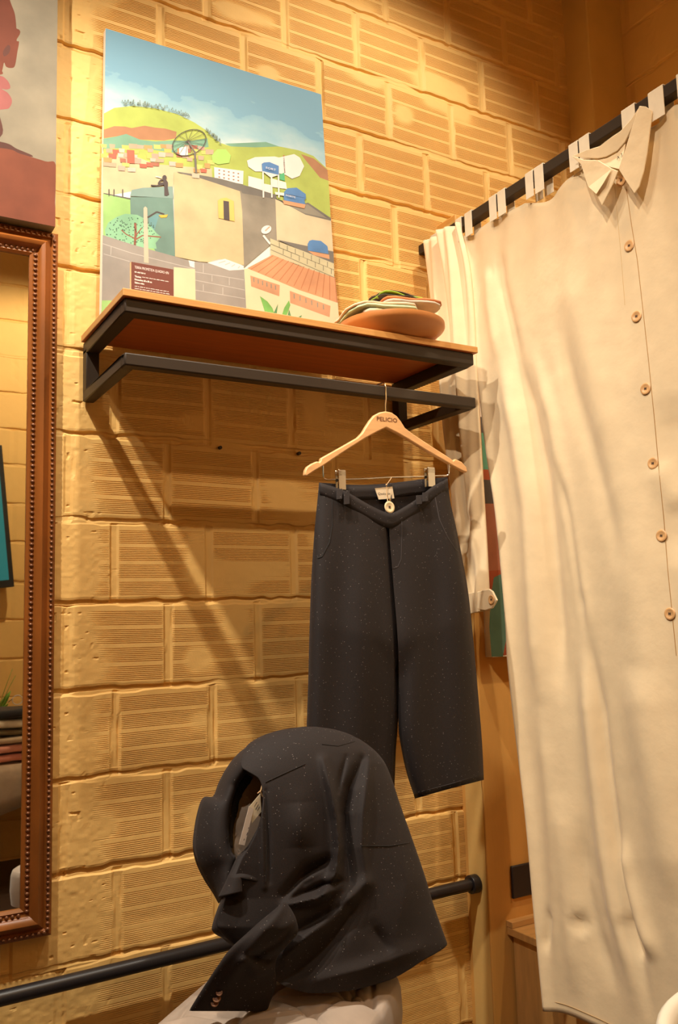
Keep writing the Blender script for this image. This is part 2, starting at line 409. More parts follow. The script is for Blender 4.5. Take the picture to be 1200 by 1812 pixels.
# ------------------------------------------------------------------ landscape painting leaning on the shelf
class Canvas:
    """a stretched canvas whose painted shapes are thin layers on its front face"""
    def __init__(s, p0, n, T): s.p0 = Vector(p0); s.n = Vector(n).normalized(); s.T = T; s.mb = MB(); s.mats = []; s.lay = 1
    def mi(s, m):
        if m not in s.mats: s.mats.append(m)
        return s.mats.index(m)
    def pt(s, x, y, d=0):
        q = s.T(x, y); return UP(q[0], q[1], s.p0, s.n) + s.n * d
    def poly(s, m, pts, same=False):
        if not same: s.lay += 1
        s.mb.cur = s.mi(m); s.mb.poly([s.pt(x, y, .000018 * s.lay) for x, y in pts])
    def smo(s, m, pts, k=6):
        """closed smooth outline through the points"""
        n = len(pts); out = []
        for i in range(n):
            p0, p1, p2, p3 = (Vector(pts[(i + d) % n]) for d in (-1, 0, 1, 2))
            for j in range(k):
                u = j / k; out.append(tuple(.5 * (2 * p1 + (p2 - p0) * u + (2 * p0 - 5 * p1 + 4 * p2 - p3) * u * u + (3 * p1 - p0 - 3 * p2 + p3) * u ** 3)))
        s.poly(m, out)
    def line(s, m, pts, wd=3, same=False):
        for (a, b_) in zip(pts, pts[1:]):
            dx, dy = b_[0] - a[0], b_[1] - a[1]; L = math.hypot(dx, dy) or 1; nx, ny = -dy / L * wd / 2, dx / L * wd / 2
            s.poly(m, [(a[0] + nx, a[1] + ny), (b_[0] + nx, b_[1] + ny), (b_[0] - nx, b_[1] - ny), (a[0] - nx, a[1] - ny)], same=True)
        if not same: s.lay += 1
    def ell(s, m, cx, cy, rx, ry, n=20, same=False, rot=0):
        s.poly(m, [(cx + rx * math.cos(t) * math.cos(rot) - ry * math.sin(t) * math.sin(rot), cy + rx * math.cos(t) * math.sin(rot) + ry * math.sin(t) * math.cos(rot)) for t in [2 * math.pi * i / n for i in range(n)]], same)

def paint(name, rgb, k=.10, sc=14, wash=.06):
    g_ = sum(rgb) / 3
    rgb = [(c_ + (g_ - c_) * .16) * .86 for c_ in rgb]; rgb = [c_ * (1 - wash) + w_ * wash for c_, w_ in zip(rgb, (232, 222, 200))]
    return mat('paint_' + name, rgb, .7, noise=(sc, k), bump=(900, .12, .0005), spec=.25)
ptop = U(187, 50, -.022); pbot = U(180, 562, -.062)
ex = Vector((1, 0, 0)); ez = (ptop - pbot); ez.x = 0; nrm = ex.cross(ez).normalized()
if nrm.y > 0: nrm = -nrm
T1 = lambda x, y: (160 + x / 2.6087, 30 + y / 2.6087)
CV = Canvas(pbot, nrm, T1)
# wooden stretcher body with white primed sides
ZS = ZT + .0015
def onshelf(px):                       # where the canvas face meets the shelf, below that pixel column
    y0 = pbot.y + (ZS - pbot.z) * ez.y / ez.z
    for py in range(520, 640):
        q = UP(px, py, pbot, nrm)
        if q.z <= ZS: return q
    return q
c00, c10 = onshelf(179), onshelf(598)
c01, c11 = UP(187, 50, pbot, nrm), UP(568.5, 167, pbot, nrm)
PRIMED = mat('primed_canvas_edge', (232, 222, 208), .7)
CV.mb.cur = CV.mi(PRIMED); CV.mb.prism([c00, c10, c11, c01], -nrm * .018)
# sky
sky = bpy.data.materials.new('paint_sky'); sky.use_nodes = True; nt = sky.node_tree; bs = nt.nodes['Principled BSDF']; bs.inputs['Roughness'].default_value = .7
tc = nt.nodes.new('ShaderNodeTexCoord'); sp = nt.nodes.new('ShaderNodeSeparateXYZ'); nt.links.new(tc.outputs['Generated'], sp.inputs[0])
ns = nt.nodes.new('ShaderNodeTexNoise'); ns.inputs['Scale'].default_value = 5; ns.inputs['Detail'].default_value = 8
mp = nt.nodes.new('ShaderNodeMapping'); mp.inputs['Scale'].default_value = (1, 1, 2.2); mp.inputs['Rotation'].default_value = (0, .35, 0); nt.links.new(tc.outputs['Generated'], mp.inputs[0]); nt.links.new(mp.outputs[0], ns.inputs['Vector'])
ad = nt.nodes.new('ShaderNodeMath'); ad.operation = 'MULTIPLY_ADD'; ad.inputs[1].default_value = .30; nt.links.new(ns.outputs['Fac'], ad.inputs[0])
nt.links.new(sp.outputs['Z'], ad.inputs[2])
cr = nt.nodes.new('ShaderNodeValToRGB'); nt.links.new(ad.outputs[0], cr.inputs[0]); nt.links.new(cr.outputs[0], bs.inputs['Base Color'])
E_ = cr.color_ramp.elements; E_[0].position = .78; E_[0].color = col((196, 200, 192)); E_[1].position = .93; E_[1].color = col((138, 172, 180))
e = E_.new(1.06); e.color = col((120, 160, 176)); e = E_.new(1.14); e.color = col((110, 152, 172))
CV.mb.cur = CV.mi(sky); CV.mb.poly([p + nrm * .000015 for p in (c00, c10, c11, c01)])
G1, G2 = paint('hill_green', (176, 194, 74), .14), paint('hill_teal', (112, 168, 136), .12)
BR = paint('ridge_brown', (182, 120, 76), .16); BG = paint('ground_beige', (204, 190, 142), .12)
DG = paint('roof_grey', (112, 106, 98), .14); WL = paint('house_beige', (206, 182, 130), .12); WL2 = paint('house_beige_light', (214, 192, 150), .12)
GW = paint('house_grey', (140, 130, 112), .2); TQ = paint('block_teal', (100, 140, 128), .16); TQ2 = paint('block_teal_top', (124, 158, 150), .08)
FG = paint('field_green', (150, 204, 106), .16); TC = paint('tree_green', (128, 196, 148), .2); TD = paint('tree_dark', (66, 104, 82)); TB = paint('trunk_brown', (146, 80, 58))
ST = paint('stone_grey', (150, 142, 134), .12); SL = paint('stone_line', (186, 180, 172)); CR = paint('cream_wall', (226, 206, 160), .06)
WH = paint('white_house', (240, 232, 222), .04); WD = paint('window_dot', (160, 110, 90)); BL = paint('tank_blue', (72, 128, 196), .2); ORG_ = paint('saucer_orange', (218, 150, 100), .1)
DK = paint('figure_dark', (76, 64, 64)); YL = paint('shutter_yellow', (222, 190, 84), .1); RT = paint('roof_tile', (218, 142, 92), .16); RD = paint('roof_tile_line', (190, 112, 66)); LN = paint('block_line', (120, 112, 88)); TR = paint('hill_trees', (118, 138, 120), .2)
LF = paint('leaf_green', (110, 186, 76), .25); LFD = paint('leaf_dark', (80, 140, 80), .2); PO = paint('post_beige', (200, 184, 156), .06); LM = paint('lamp_yellow', (236, 176, 44)); BK = paint('patch_brick', (206, 142, 98), .18)
P = CV.poly
P(G2, [(620, 585), (740, 580), (810, 577), (872, 598), (760, 612), (660, 604)])
P(G1, [(62, 446), (110, 420), (200, 410), (300, 422), (400, 448), (480, 487), (540, 527), (570, 560), (602, 582), (650, 598), (760, 602), (872, 598), (960, 615), (1030, 642), (1092, 700), (1100, 760), (1110, 942), (1060, 925), (800, 830), (560, 740), (60, 700)])
P(BR, [(972, 633), (1032, 654), (1094, 706), (1099, 756), (1060, 742), (1030, 705), (992, 660)])
P(BR, [(62, 520), (110, 504), (160, 506), (190, 513), (250, 502), (300, 511), (345, 515), (398, 530), (395, 560), (340, 571), (230, 566), (160, 545), (62, 560)])
P(G2, [(60, 562), (120, 552), (165, 540), (230, 567), (300, 575), (380, 570), (470, 572), (540, 560), (546, 600), (400, 628), (220, 604), (60, 608)])
P(BG, [(58, 640), (200, 640), (300, 680), (560, 700), (562, 742), (395, 722), (380, 800), (185, 806), (58, 830)])
hc = [paint('house_' + n, c, .08, 30) for n, c in (('orange', (222, 150, 80)), ('red', (206, 92, 66)), ('pink', (226, 186, 168)), ('yellow', (230, 196, 84)), ('brown', (176, 100, 74)), ('tan', (194, 164, 130)), ('lime', (212, 206, 96)), ('rose', (222, 160, 136)))]
rg = random.Random(4)
CV.lay += 1
for r_ in range(6):
    for c_ in range(15):
        x = 66 + c_ * 34 + rg.uniform(-8, 8) + (r_ % 2) * 14; y = 598 + r_ * 21 + rg.uniform(-5, 5) + (c_ > 11) * 6
        if rg.random() < .22 or (r_ == 5 and 4 < c_ < 12) or (r_ > 2 and 7 < c_ < 12 and rg.random() < .6): continue
        a, b_ = rg.uniform(13, 20), rg.uniform(8, 12); CV.lay += 1
        P(rg.choice(hc), [(x - a, y - b_), (x + a, y - b_ + 3), (x + a - 2, y + b_ + 2), (x - a + 2, y + b_)], same=True)
P(hc[1], [(168, 614), (202, 617), (204, 678), (170, 676)])
P(paint('lime_bush', (172, 226, 92), .1), [(560, 640), (585, 612), (625, 612), (648, 640), (640, 675), (590, 682), (562, 670)])
P(WH, [(408, 605), (448, 598), (450, 642), (410, 640)])
P(WH, [(722, 664), (760, 648), (850, 645), (870, 650), (940, 634), (966, 650), (986, 690), (965, 735), (930, 748), (900, 730), (840, 716), (760, 714), (728, 692)])
CV.line(paint('mast_red', (206, 70, 60)), [(892, 640), (897, 722)], 6)
P(paint('hut_green', (70, 190, 120)), [(872, 728), (894, 720), (897, 758), (874, 752)])
for q in ([(570, 694), (706, 712), (704, 774), (572, 746)], [(728, 735), (796, 752), (794, 802), (728, 782)], [(795, 770), (833, 777), (832, 836), (795, 826)], [(830, 745), (902, 765), (906, 796), (832, 785)]): P(WH, q)
CV.lay += 1
for r_ in range(3):
    for c_ in range(5): P(WD, [(590 + c_ * 22, 705 + r_ * 16 + c_ * 4), (598 + c_ * 22, 706 + r_ * 16 + c_ * 4), (598 + c_ * 22, 712 + r_ * 16 + c_ * 4), (590 + c_ * 22, 711 + r_ * 16 + c_ * 4)], same=True)
P(DG, [(396, 715), (500, 730), (600, 748), (700, 775), (856, 822), (862, 850), (700, 822), (690, 806), (495, 752)])
P(GW, [(692, 800), (700, 815), (855, 842), (862, 1036), (832, 1052), (705, 1160)])
P(WL2, [(853, 842), (992, 905), (1110, 940), (1120, 1085), (860, 1034)])
P(DG, [(848, 836), (900, 868), (990, 862), (1004, 858), (1110, 930), (1110, 942), (992, 914)])
P(paint('roof_olive', (142, 134, 116), .1), [(900, 866), (990, 866), (1002, 866), (1092, 930), (990, 908)])
P(WL, [(386, 718), (495, 742), (690, 806), (700, 900), (708, 1146), (500, 1130), (390, 1107), (384, 800)])
P(TQ, [(183, 832), (380, 836), (390, 1107), (300, 1082), (185, 920)]); P(TQ2, [(183, 828), (190, 800), (240, 790), (378, 783), (382, 838)])
P(paint('teal_shine', (92, 150, 156), .12), [(270, 930), (320, 905), (312, 930), (290, 1000), (300, 1060), (275, 1010)])
P(FG, [(58, 818), (183, 845), (185, 925), (58, 965)])
CV.line(DK, [(60, 816), (184, 840)], 4); CV.lay += 1
for x in (85, 108, 148): CV.line(DK, [(x, 796), (x, 830)], 4, same=True)
P(FG, [(58, 960), (185, 920), (300, 1082), (200, 1060), (58, 1015)])
P(TC, [(66, 985), (82, 950), (120, 925), (160, 910), (215, 915), (255, 935), (280, 970), (305, 1000), (325, 1015), (300, 1045), (305, 1072), (260, 1068), (200, 1062), (130, 1040), (70, 1012)])
CV.lay += 1
for i in range(130):
    a = rg.uniform(0, 6.28); r_ = math.sqrt(rg.random()); x, y = 185 + 115 * r_ * math.cos(a), 988 + 66 * r_ * math.sin(a)
    P(TD, [(x - 3, y), (x + 1, y - 4), (x + 4, y + 1), (x, y + 3)], same=True)
CV.line(TB, [(204, 1056), (208, 1000), (206, 952)], 11); CV.line(TB, [(206, 1025), (165, 1005), (142, 985)], 5); CV.line(TB, [(208, 1012), (236, 975)], 5); CV.line(TB, [(210, 1028), (240, 1010), (325, 1018)], 6)
P(ST, [(56, 1008), (200, 1054), (300, 1082), (452, 1125), (458, 1152), (480, 1160), (482, 1330), (300, 1330), (52, 1330)])
P(ST, [(480, 1130), (560, 1140), (706, 1166), (718, 1372), (482, 1330)])
for q in ([(56, 1048), (190, 1092), (480, 1165)], [(60, 1095), (180, 1130)], [(95, 1060), (93, 1100)], [(482, 1178), (708, 1215)], [(482, 1216), (712, 1262)], [(482, 1262), (714, 1302)], [(560, 1194), (560, 1222)], [(640, 1205), (640, 1240)], [(520, 1236), (520, 1266)], [(610, 1250), (610, 1285)], [(520, 1140), (520, 1182)]): CV.line(SL, q, 3)
P(CR, [(384, 1156), (482, 1166), (485, 1330), (384, 1315)])
P(FG, [(52, 1310), (130, 1310), (90, 1380), (48, 1390)])
P(WH, [(538, 1136), (620, 1118), (706, 1150), (708, 1168), (640, 1172)]); CV.lay += 1
for i in range(5): CV.line(SL, [(560 + i * 30, 1130 + i * 8), (600 + i * 22, 1120 + i * 8)], 4, same=True)
P(PO, [(244, 884), (252, 876), (261, 884), (268, 1138), (246, 1135)]); CV.line(DK, [(262, 927), (305, 901), (340, 912)], 6)
P(LM, [(313, 917), (357, 914), (350, 927), (325, 929)])
# figure standing on the roof
P(DK, [(334, 752), (346, 750), (357, 766), (356, 792), (362, 822), (352, 828), (340, 826), (340, 790)]); CV.ell(DK, 341, 743, 10, 11); CV.line(DK, [(340, 768), (312, 772), (322, 756), (334, 752)], 7); CV.line(DK, [(338, 774), (305, 781), (278, 779)], 6); CV.line(WH, [(300, 738), (326, 744)], 4)
# big dish aerial
CV.lay += 1
dish = [(455 + 79 * math.cos(t) * .98, 582 + 58 * math.sin(t) - 18 * math.cos(t)) for t in [2 * math.pi * i / 28 for i in range(29)]]
CV.line(DK, dish, 3.5)
for i in range(0, 28, 2): CV.line(DK, [(448, 575), dish[i]], 1.6)
CV.line(DG, [(450, 578), (480, 625)], 6); CV.line(DG, [(480, 622), (487, 722)], 9); P(PO, [(466, 722), (502, 728), (502, 748), (468, 744)])
P(YL, [(586, 850), (600, 840), (626, 836), (660, 852), (664, 946), (590, 930)]); P(DK, [(612, 850), (638, 854), (641, 942), (614, 936)])
CV.ell(WH, 810, 984, 25, 18, rot=-.5); CV.line(WH, [(796, 1010), (828, 1050)], 9); CV.line(hc[7], [(805, 990), (826, 970)], 7)
# water tanks
for x in (795, 834, 866): CV.line(WH, [(x, 715), (x + 2, 836)], 7)
P(BL, [(789, 680), (800, 674), (825, 672), (868, 690), (868, 732), (792, 714)]); P(WH, [(792, 714), (868, 732), (830, 744)])
P(BL, [(890, 832), (892, 810), (908, 793), (950, 790), (992, 820), (993, 840), (986, 848), (990, 868), (892, 848)]); CV.line(DK, [(900, 820), (990, 838)], 2)
P(ORG_, [(884, 847), (992, 868), (986, 886), (892, 866)]); P(WH, [(850, 810), (892, 814), (892, 828), (852, 822)])
P(DG, [(860, 1030), (1120, 1085), (1122, 1142), (1000, 1092)])
P(paint('block_cream', (198, 186, 142), .1), [(828, 1024), (1000, 1090), (1122, 1140), (1124, 1230), (1080, 1196), (940, 1140), (830, 1100)])
for q in ([(830, 1050), (1122, 1170)], [(830, 1076), (1124, 1205)]): CV.line(LN, q, 3)
CV.lay += 1
for i in range(7):
    x = 870 + i * 37; y = 1042 + i * 15
    CV.line(LN, [(x, y), (x, y + 24)], 3, same=True); CV.line(LN, [(x + 18, y + 32), (x + 18, y + 56)], 3, same=True)
P(BL, [(1001, 1050), (1008, 1036), (1022, 1031), (1062, 1036), (1092, 1060), (1097, 1096), (1002, 1080)]); P(ORG_, [(1002, 1082), (1100, 1100), (1102, 1120), (1030, 1102)])
P(CR, [(708, 1165), (725, 1164), (962, 1258), (1140, 1322), (1150, 1460), (718, 1372)])
P(RT, [(722, 1162), (838, 1100), (960, 1150), (1126, 1206), (1140, 1322), (960, 1262)])
CV.lay += 1
for i in range(13):
    u = i / 12; CV.line(RD, [(842 + u * 284, 1104 + u * 100), (738 + u * 398, 1168 + u * 152)], 4, same=True)
for q in ([(736, 1196), (872, 1240), (870, 1292), (740, 1246)], [(918, 1266), (1106, 1336), (1102, 1388), (920, 1322)]): P(BK, q)
CV.lay += 1
for i in range(6):
    CV.line(GW, [(752 + i * 20, 1206 + i * 7), (753 + i * 20, 1226 + i * 7)], 5, same=True); CV.line(GW, [(938 + i * 27, 1280 + i * 10), (939 + i * 27, 1302 + i * 10)], 5, same=True)
P(LF, [(780, 1290), (815, 1315), (838, 1345), (852, 1384), (806, 1374)]); P(LF, [(878, 1392), (892, 1345), (914, 1310), (921, 1332), (900, 1392)]); P(LFD, [(842, 1372), (864, 1326), (856, 1390)]); P(LFD, [(905, 1392), (915, 1352), (928, 1395)]); P(LFD, [(940, 1398), (974, 1378), (966, 1402)])
CV.lay += 1
for i in range(110):
    u = rg.random(); x = 145 + u * 310; y = 398 + u * u * 62 + rg.uniform(-14, 10)
    P(TR, [(x - 3, y + 4), (x, y - 5), (x + 3, y + 4)], same=True)
for i in range(26):
    u = rg.random(); x = 534 + u * 64; y = 525 + u * 52 + rg.uniform(-12, 10)
    P(TR, [(x - 4, y + 5), (x, y - 7), (x + 4, y + 5)], same=True)
# lettering on the tanks
p_a, p_b = CV.pt(806, 706, .0065), CV.pt(852, 716, .0065)
for body, pa_, pb_, s_ in (('FORT', (806, 706), (852, 717), .0085), ('FORTE', (898, 832), (942, 842), .007)):
    A_, B_ = CV.pt(*pa_, .0065), CV.pt(*pb_, .0065); e1 = (B_ - A_); L = e1.length; e1.normalize(); e2 = nrm.cross(e1).normalized()
    if e2.z < 0: e2 = -e2
    vs, fs = text_mesh(body, s_, A_, e1, e2, width=L); CV.mb.cur = CV.mi(WH); CV.mb.add(vs, fs)
o = CV.mb.build('landscape_painting', CV.mats, smooth=0, fixn=False)
setp(o, 'unframed landscape painting of hillside houses and blue water tanks leaning on the shelf', 'painting')

# ------------------------------------------------------------------ portrait painting over the mirror
ZP0 = 1.985
T2 = lambda x, y: (x / 3.623, y / 3.623)
n2 = Vector((0, -1, 0)); PV = Canvas(Vector((0, -.052, 0)), n2, T2)
x1p = U(102, 0, -.052).x; x0p = -.36; PBG = mat('paint_portrait_ground', (126, 116, 96), .75, noise=(7, .28), bump=(400, .1, .0006))
PV.mb.cur = PV.mi(PBG); PV.mb.box((x0p, -.052, ZP0), (x1p, -.014, 2.86))
SK = paint('skin_brown', (122, 56, 34), .3, 8, 0); SKD = paint('skin_dark', (100, 54, 42), .25, 8, 0); LP = paint('lips_rose', (170, 90, 84), .14, 14, 0); SH = paint('shirt_rust', (136, 64, 36), .24, 9, 0)
P = PV.smo
P(SK, [(-300, -350), (-100, -420), (30, -100), (70, 20), (95, 90), (105, 180), (104, 250), (-60, 300), (-300, 200)])
P(SK, [(-300, 160), (100, 180), (106, 258), (122, 268), (112, 330), (96, 420), (72, 436), (40, 428), (26, 402), (14, 450), (-10, 480), (-300, 470)])
P(SKD, [(20, 330), (48, 290), (66, 300), (58, 340), (26, 362)])
P(SKD, [(-300, 460), (-20, 470), (-10, 700), (0, 880), (-300, 900)])
P(LP, [(-120, 480), (0, 486), (40, 508), (62, 540), (64, 566), (40, 574), (10, 570), (50, 596), (76, 640), (66, 682), (30, 700), (-120, 690)])
P(SKD, [(-400, 860), (0, 908), (110, 955), (210, 1000), (120, 1000), (-400, 960)])
yb_ = 1492
P(SH, [(-600, 900), (0, 948), (130, 986), (290, 1034), (357, 1058), (352, 1300), (350, yb_ + 10), (0, yb_ - 22), (-300, yb_ - 50), (-600, yb_ - 90)])
CV2 = PV; PV.line(SKD, [(170, 1470), (190, 1450), (200, 1480), (220, 1448), (240, 1478), (262, 1460), (285, 1488)], 5)
v2 = []
for p in PV.mb.v: v2.append((min(max(p[0], x0p), x1p), p[1], min(max(p[2], ZP0), 2.86)))
PV.mb.v = v2
o = PV.mb.build('portrait_painting', PV.mats, smooth=0, fixn=False)
setp(o, 'portrait painting of a head and rust red shirt hanging above the wooden mirror', 'painting')

# ------------------------------------------------------------------ abstract canvas on the partition
n3 = Vector((0, -1, 0)); yA = -.118; AV = Canvas(Vector((0, yA, 0)), n3, lambda x, y: (x, y))
ax0 = U(872, 1164, yA).x; az0 = U(872, 1163, yA).z; az1 = U(852, 655, yA).z + .02
AV.mb.cur = AV.mi(PRIMED); AV.mb.box((ax0, yA, az0), (ax0 + .46, -.086, az1))
AT, AO, AR, AG, AD, AW = paint('abstract_teal', (92, 146, 124), .12), paint('abstract_salmon', (206, 118, 84), .1), paint('abstract_red', (204, 84, 44), .1), paint('abstract_mint', (96, 186, 148), .08), paint('abstract_charcoal', (92, 84, 78), .1), paint('abstract_blue', (70, 104, 112), .08)
def band(m, z0, z1): AV.lay += 1; AV.mb.cur = AV.mi(m); AV.mb.poly([(ax0, yA - .000018 * AV.lay, z0), (ax0 + .46, yA - .000018 * AV.lay, z0 + .02), (ax0 + .46, yA - .000018 * AV.lay, z1 + .02), (ax0, yA - .000018 * AV.lay, z1)])
zz = lambda py: U(872, py, yA).z
for m_, a, b_ in ((AW, 655, 705), (AD, 740, 768), (AG, 768, 832), (AR, 832, 850), (AD, 850, 892), (AO, 892, 1020), (AR, 1010, 1162)): band(m_, max(zz(b_), az0), min(zz(a), az1 - .02))
AV.lay += 1
AV.poly(AT, [(870, 1162), (866, 1110), (868, 1060), (874, 1022), (886, 1016), (897, 1030), (900, 1070), (898, 1120), (890, 1162)])
o = AV.mb.build('abstract_painting', AV.mats, smooth=0, fixn=False)
setp(o, 'teal and orange abstract canvas on the partition, half hidden behind the beige curtain', 'painting')

# ------------------------------------------------------------------ brown caption plaque on the shelf
yq = -.235
q0, q1 = U(232, 463, yq), U(307, 475.5, yq)
t = thing('caption_plaque', ((q0.x + q1.x) / 2, yq, ZT), 'brown caption plaque with white text standing before the landscape painting', 'sign')
b = MB(); pw = q1.x - q0.x; b.box((q0.x, yq, ZT + .0005), (q1.x, yq + .009, q0.z)); b.build('board', [mat('plaque_foam_edge', (226, 190, 140), .7)], t, smooth=0)
b = MB(); b.box((q0.x + .0003, yq - .0006, ZT + .001), (q1.x - .0003, yq - .0001, q0.z - .0003)); b.build('printed_face', mat('plaque_brown', (104, 54, 44), .5, noise=(30, .04)), t, smooth=0)
TXT = mat('white_print', (232, 222, 216), .6)
b = MB()
hq = q0.z - ZT
lines = [('TERRA PROMETIDA QUADRO 4/N', .09, .80, .0085, .0), ('Técnica:', .245, .15, .0056, .0002), ('Dimensões: 60 x 80 cm', .30, .40, .0055, .0002), ('Sobre a obra', .355, .22, .0055, .0002),
         ('Ano', .60, .07, .0055, .0002), ('2022', .655, .09, .0055, 0), ('Valor', .71, .09, .0055, .0002)]
for body, v, wd, sz, bo in lines:
    vs, fs = text_mesh(body, sz, (q0.x + pw * .08, yq - .0010, q0.z - .125 * (v + .02)), (1, 0, 0), (0, 0, 1), bold=bo, width=pw * wd); b.add(vs, fs)
# the print too small to read: rows of word-length strokes
rw = random.Random(3)
for v, x0_, x1_, hgt in ((.172, .08, .33, .0030), (.242, .25, .90, .0016), (.425, .08, .88, .0016), (.465, .08, .90, .0016), (.505, .08, .93, .0016), (.545, .08, .58, .0016), (.765, .08, .22, .003)):
    x = x0_
    while x < x1_ - .02:
        L = min(rw.uniform(.03, .1), x1_ - x); zc = q0.z - .125 * v
        k = max(1, int(L / .012))
        for j in range(k):
            xa = q0.x + pw * (x + L * j / k); hh = hgt * rw.uniform(.7, 1.15)
            b.poly([(xa, yq - .001, zc - hgt / 2), (xa + pw * L / k * .72, yq - .001, zc - hgt / 2), (xa + pw * L / k * .72, yq - .001, zc - hgt / 2 + hh), (xa, yq - .001, zc - hgt / 2 + hh)])
        x += L + .014
b.build('lettering', TXT, t, smooth=0)
print('plaque h', hq)
# ------------------------------------------------------------------ round tray with folded cloths
TX, TY = 1.190, -.262
TAN = mat('tan_glazed_tray', (188, 122, 64), .42, noise=(8, .08), bump=(60, .05, .001))
t = thing('serving_tray', (TX, TY, ZT), 'round tan tray with a raised rim at the right end of the shelf', 'tray')
b = MB(); b.lathe([(0, .001), (.070, .001), (.080, .003), (.108, .014), (.128, .030), (.1315, .035), (.1315, .045), (.128, .046), (.124, .040), (.102, .020), (.075, .010), (0, .009)], (TX, TY, ZT), 'Z', 56); b.build('tray', TAN, t, smooth=60)
def folded_cloth(name, mats, cx, cy, z, sx, sy, th, rot, lab, layers=2, tilt=(0, 0), hang=0.0, seed=1):
    """a soft folded cloth: rounded slab with uneven edges, one band per fold"""
    rg_ = random.Random(seed); b_ = MB()
    ca, sa = math.cos(rot), math.sin(rot)
    for L in range(layers):
        z0 = z + th * L / layers + .0004; h = th / layers * .94; rows_ = []; n = 30
        kx, ky = sx * rg_.uniform(.93, 1.0), sy * rg_.uniform(.93, 1.0); ox, oy = rg_.uniform(-.006, .006), rg_.uniform(-.006, .006)
        ph = rg_.uniform(0, 6)
        for (ins, zz_) in ((.5, 0), (.12, 0), (.02, .12), (0, .35), (0, .65), (.02, .88), (.12, 1), (.5, 1), (.97, 1.02)):
            r_ = []
            for j in range(n):
                q = 2 * math.pi * j / n; c_, s_ = math.cos(q), math.sin(q)
                m_ = (abs(c_) ** 5 + abs(s_) ** 5) ** (-.2); wv = 1 + .03 * math.sin(3 * q + ph) + .025 * math.sin(5 * q + ph * 2) + .012 * math.sin(11 * q + ph)
                x, y = kx / 2 * c_ * m_ * (1 - ins) * wv + ox, ky / 2 * s_ * m_ * (1 - ins) * wv + oy
                zz = z0 + h * zz_ + tilt[0] * x + tilt[1] * y + .0025 * math.sin(4 * q + ph + L) * (1 - ins)
                zz -= hang * max(0, -x / (sx / 2) - .35) ** 1.5
                r_.append((cx + x * ca - y * sa, cy + x * sa + y * ca, zz))
            rows_.append(r_)
        b_.cur = L % len(mats); b_.grid(rows_, closed=True)
        b_.add([p for p in rows_[0]], [tuple(range(n))]); b_.add([p for p in rows_[-1]], [tuple(range(n))])
    o_ = b_.build(name, mats, smooth=60); setp(o_, lab, 'cloth', 'folded cloths on the tray'); return o_
def cloth(name, rgb, noise=None, rough=.85): return mat('cloth_' + name, rgb, rough, noise=noise or (40, .08), bump=(250, .2, .0008), sheen=.2)
PRINTW = cloth('cream_print', (226, 210, 190), (22, .2, (206, 160, 110)))
z = ZT + .011
z0_ = ZT + .0125
folded_cloth('folded_cloth', [cloth('rose', (206, 140, 118), (18, .2)), cloth('yellow', (232, 196, 62))], TX + .020, TY + .004, z0_ + .002, .135, .115, .034, -.1, 'rose and yellow cloth at the bottom of the pile on the tray', 2, seed=2)
folded_cloth('folded_cloth', [PRINTW], TX - .030, TY - .004, z0_ + .0385, .13, .13, .012, -.2, 'white cloth laid low on the left of the tray pile', 1, seed=3)
folded_cloth('folded_cloth', [cloth('mint', (176, 196, 158)), PRINTW], TX - .040, TY + .006, z0_ + .0565, .19, .15, .017, -.2, 'mint green cloth folded with a cream print, drooping over the left rim', 2, hang=.044, seed=5)
folded_cloth('folded_cloth', [cloth('grey_stripe', (190, 178, 160), (16, .25)), cloth('rust', (186, 106, 52), (20, .25))], TX + .045, TY + .0, z0_ + .0780, .16, .13, .016, -.12, 'grey and rust cloth folded over the right side of the pile', 2, hang=0, seed=6)
folded_cloth('folded_cloth', [cloth('dark_green', (58, 52, 34), (20, .3)), cloth('lime', (150, 190, 40)), cloth('dark_brown', (72, 52, 38))], TX + .025, TY + .004, z0_ + .0970, .125, .10, .013, -.16, 'dark cloth with a lime green stripe on top of the pile', 3, tilt=(-.06, 0), seed=8)

# ------------------------------------------------------------------ wooden clothes hanger
HW = mat('pale_hanger_wood', (222, 172, 118), .38, noise=(10, .12), stretch=(1, 1, 9), spec=.5)
CHR = mat('chrome_wire', (225, 222, 216), .12, metal=1)
YH = SY - .019
T5 = lambda x, y: (520 + x / 3.529, 680 + y / 3.529)
t = thing('clothes_hanger', U(683, 800, YH)[:], 'pale wooden hanger with a metal clip bar hung on the shelf rail', 'hanger')
topc = [(70, 560), (74, 535), (86, 514), (115, 494), (145, 481), (156, 482), (162, 486), (170, 476), (171, 461), (250, 417), (330, 372), (400, 332), (430, 302), (452, 265), (480, 222), (506, 192), (540, 174), (575, 168), (612, 175), (645, 198), (672, 232), (695, 270), (740, 305), (860, 385), (950, 442), (990, 470), (996, 478), (1004, 470), (1012, 466), (1050, 484), (1078, 515), (1087, 540), (1083, 551)]
botc = [(1060, 544), (1000, 512), (930, 471), (830, 414), (722, 347), (640, 300), (578, 270), (520, 298), (440, 342), (330, 412), (180, 512), (120, 548), (84, 573), (72, 572)]
b = MB()
pts = [U(*T5(x, y), YH - .006) for x, y in topc + botc]
b.prism(pts[::-1], Vector((0, .012, 0))); o = b.build('hanger_body', HW, t, smooth=30, bevel=.0028)
vs, fs = text_mesh('PELICIO', .0135, U(*T5(519, 226), YH - .0064), (1, 0, .006), (0, 0, 1), bold=.0002, width=(U(*T5(645, 220), YH) - U(*T5(519, 220), YH)).length)
b = MB(); b.add(vs, fs); b.build('lettering', mat('burnt_brown_print', (110, 62, 34), .7), t, smooth=0)
s0 = U(*T5(572, 172), YH); zt = RAILZ + .004
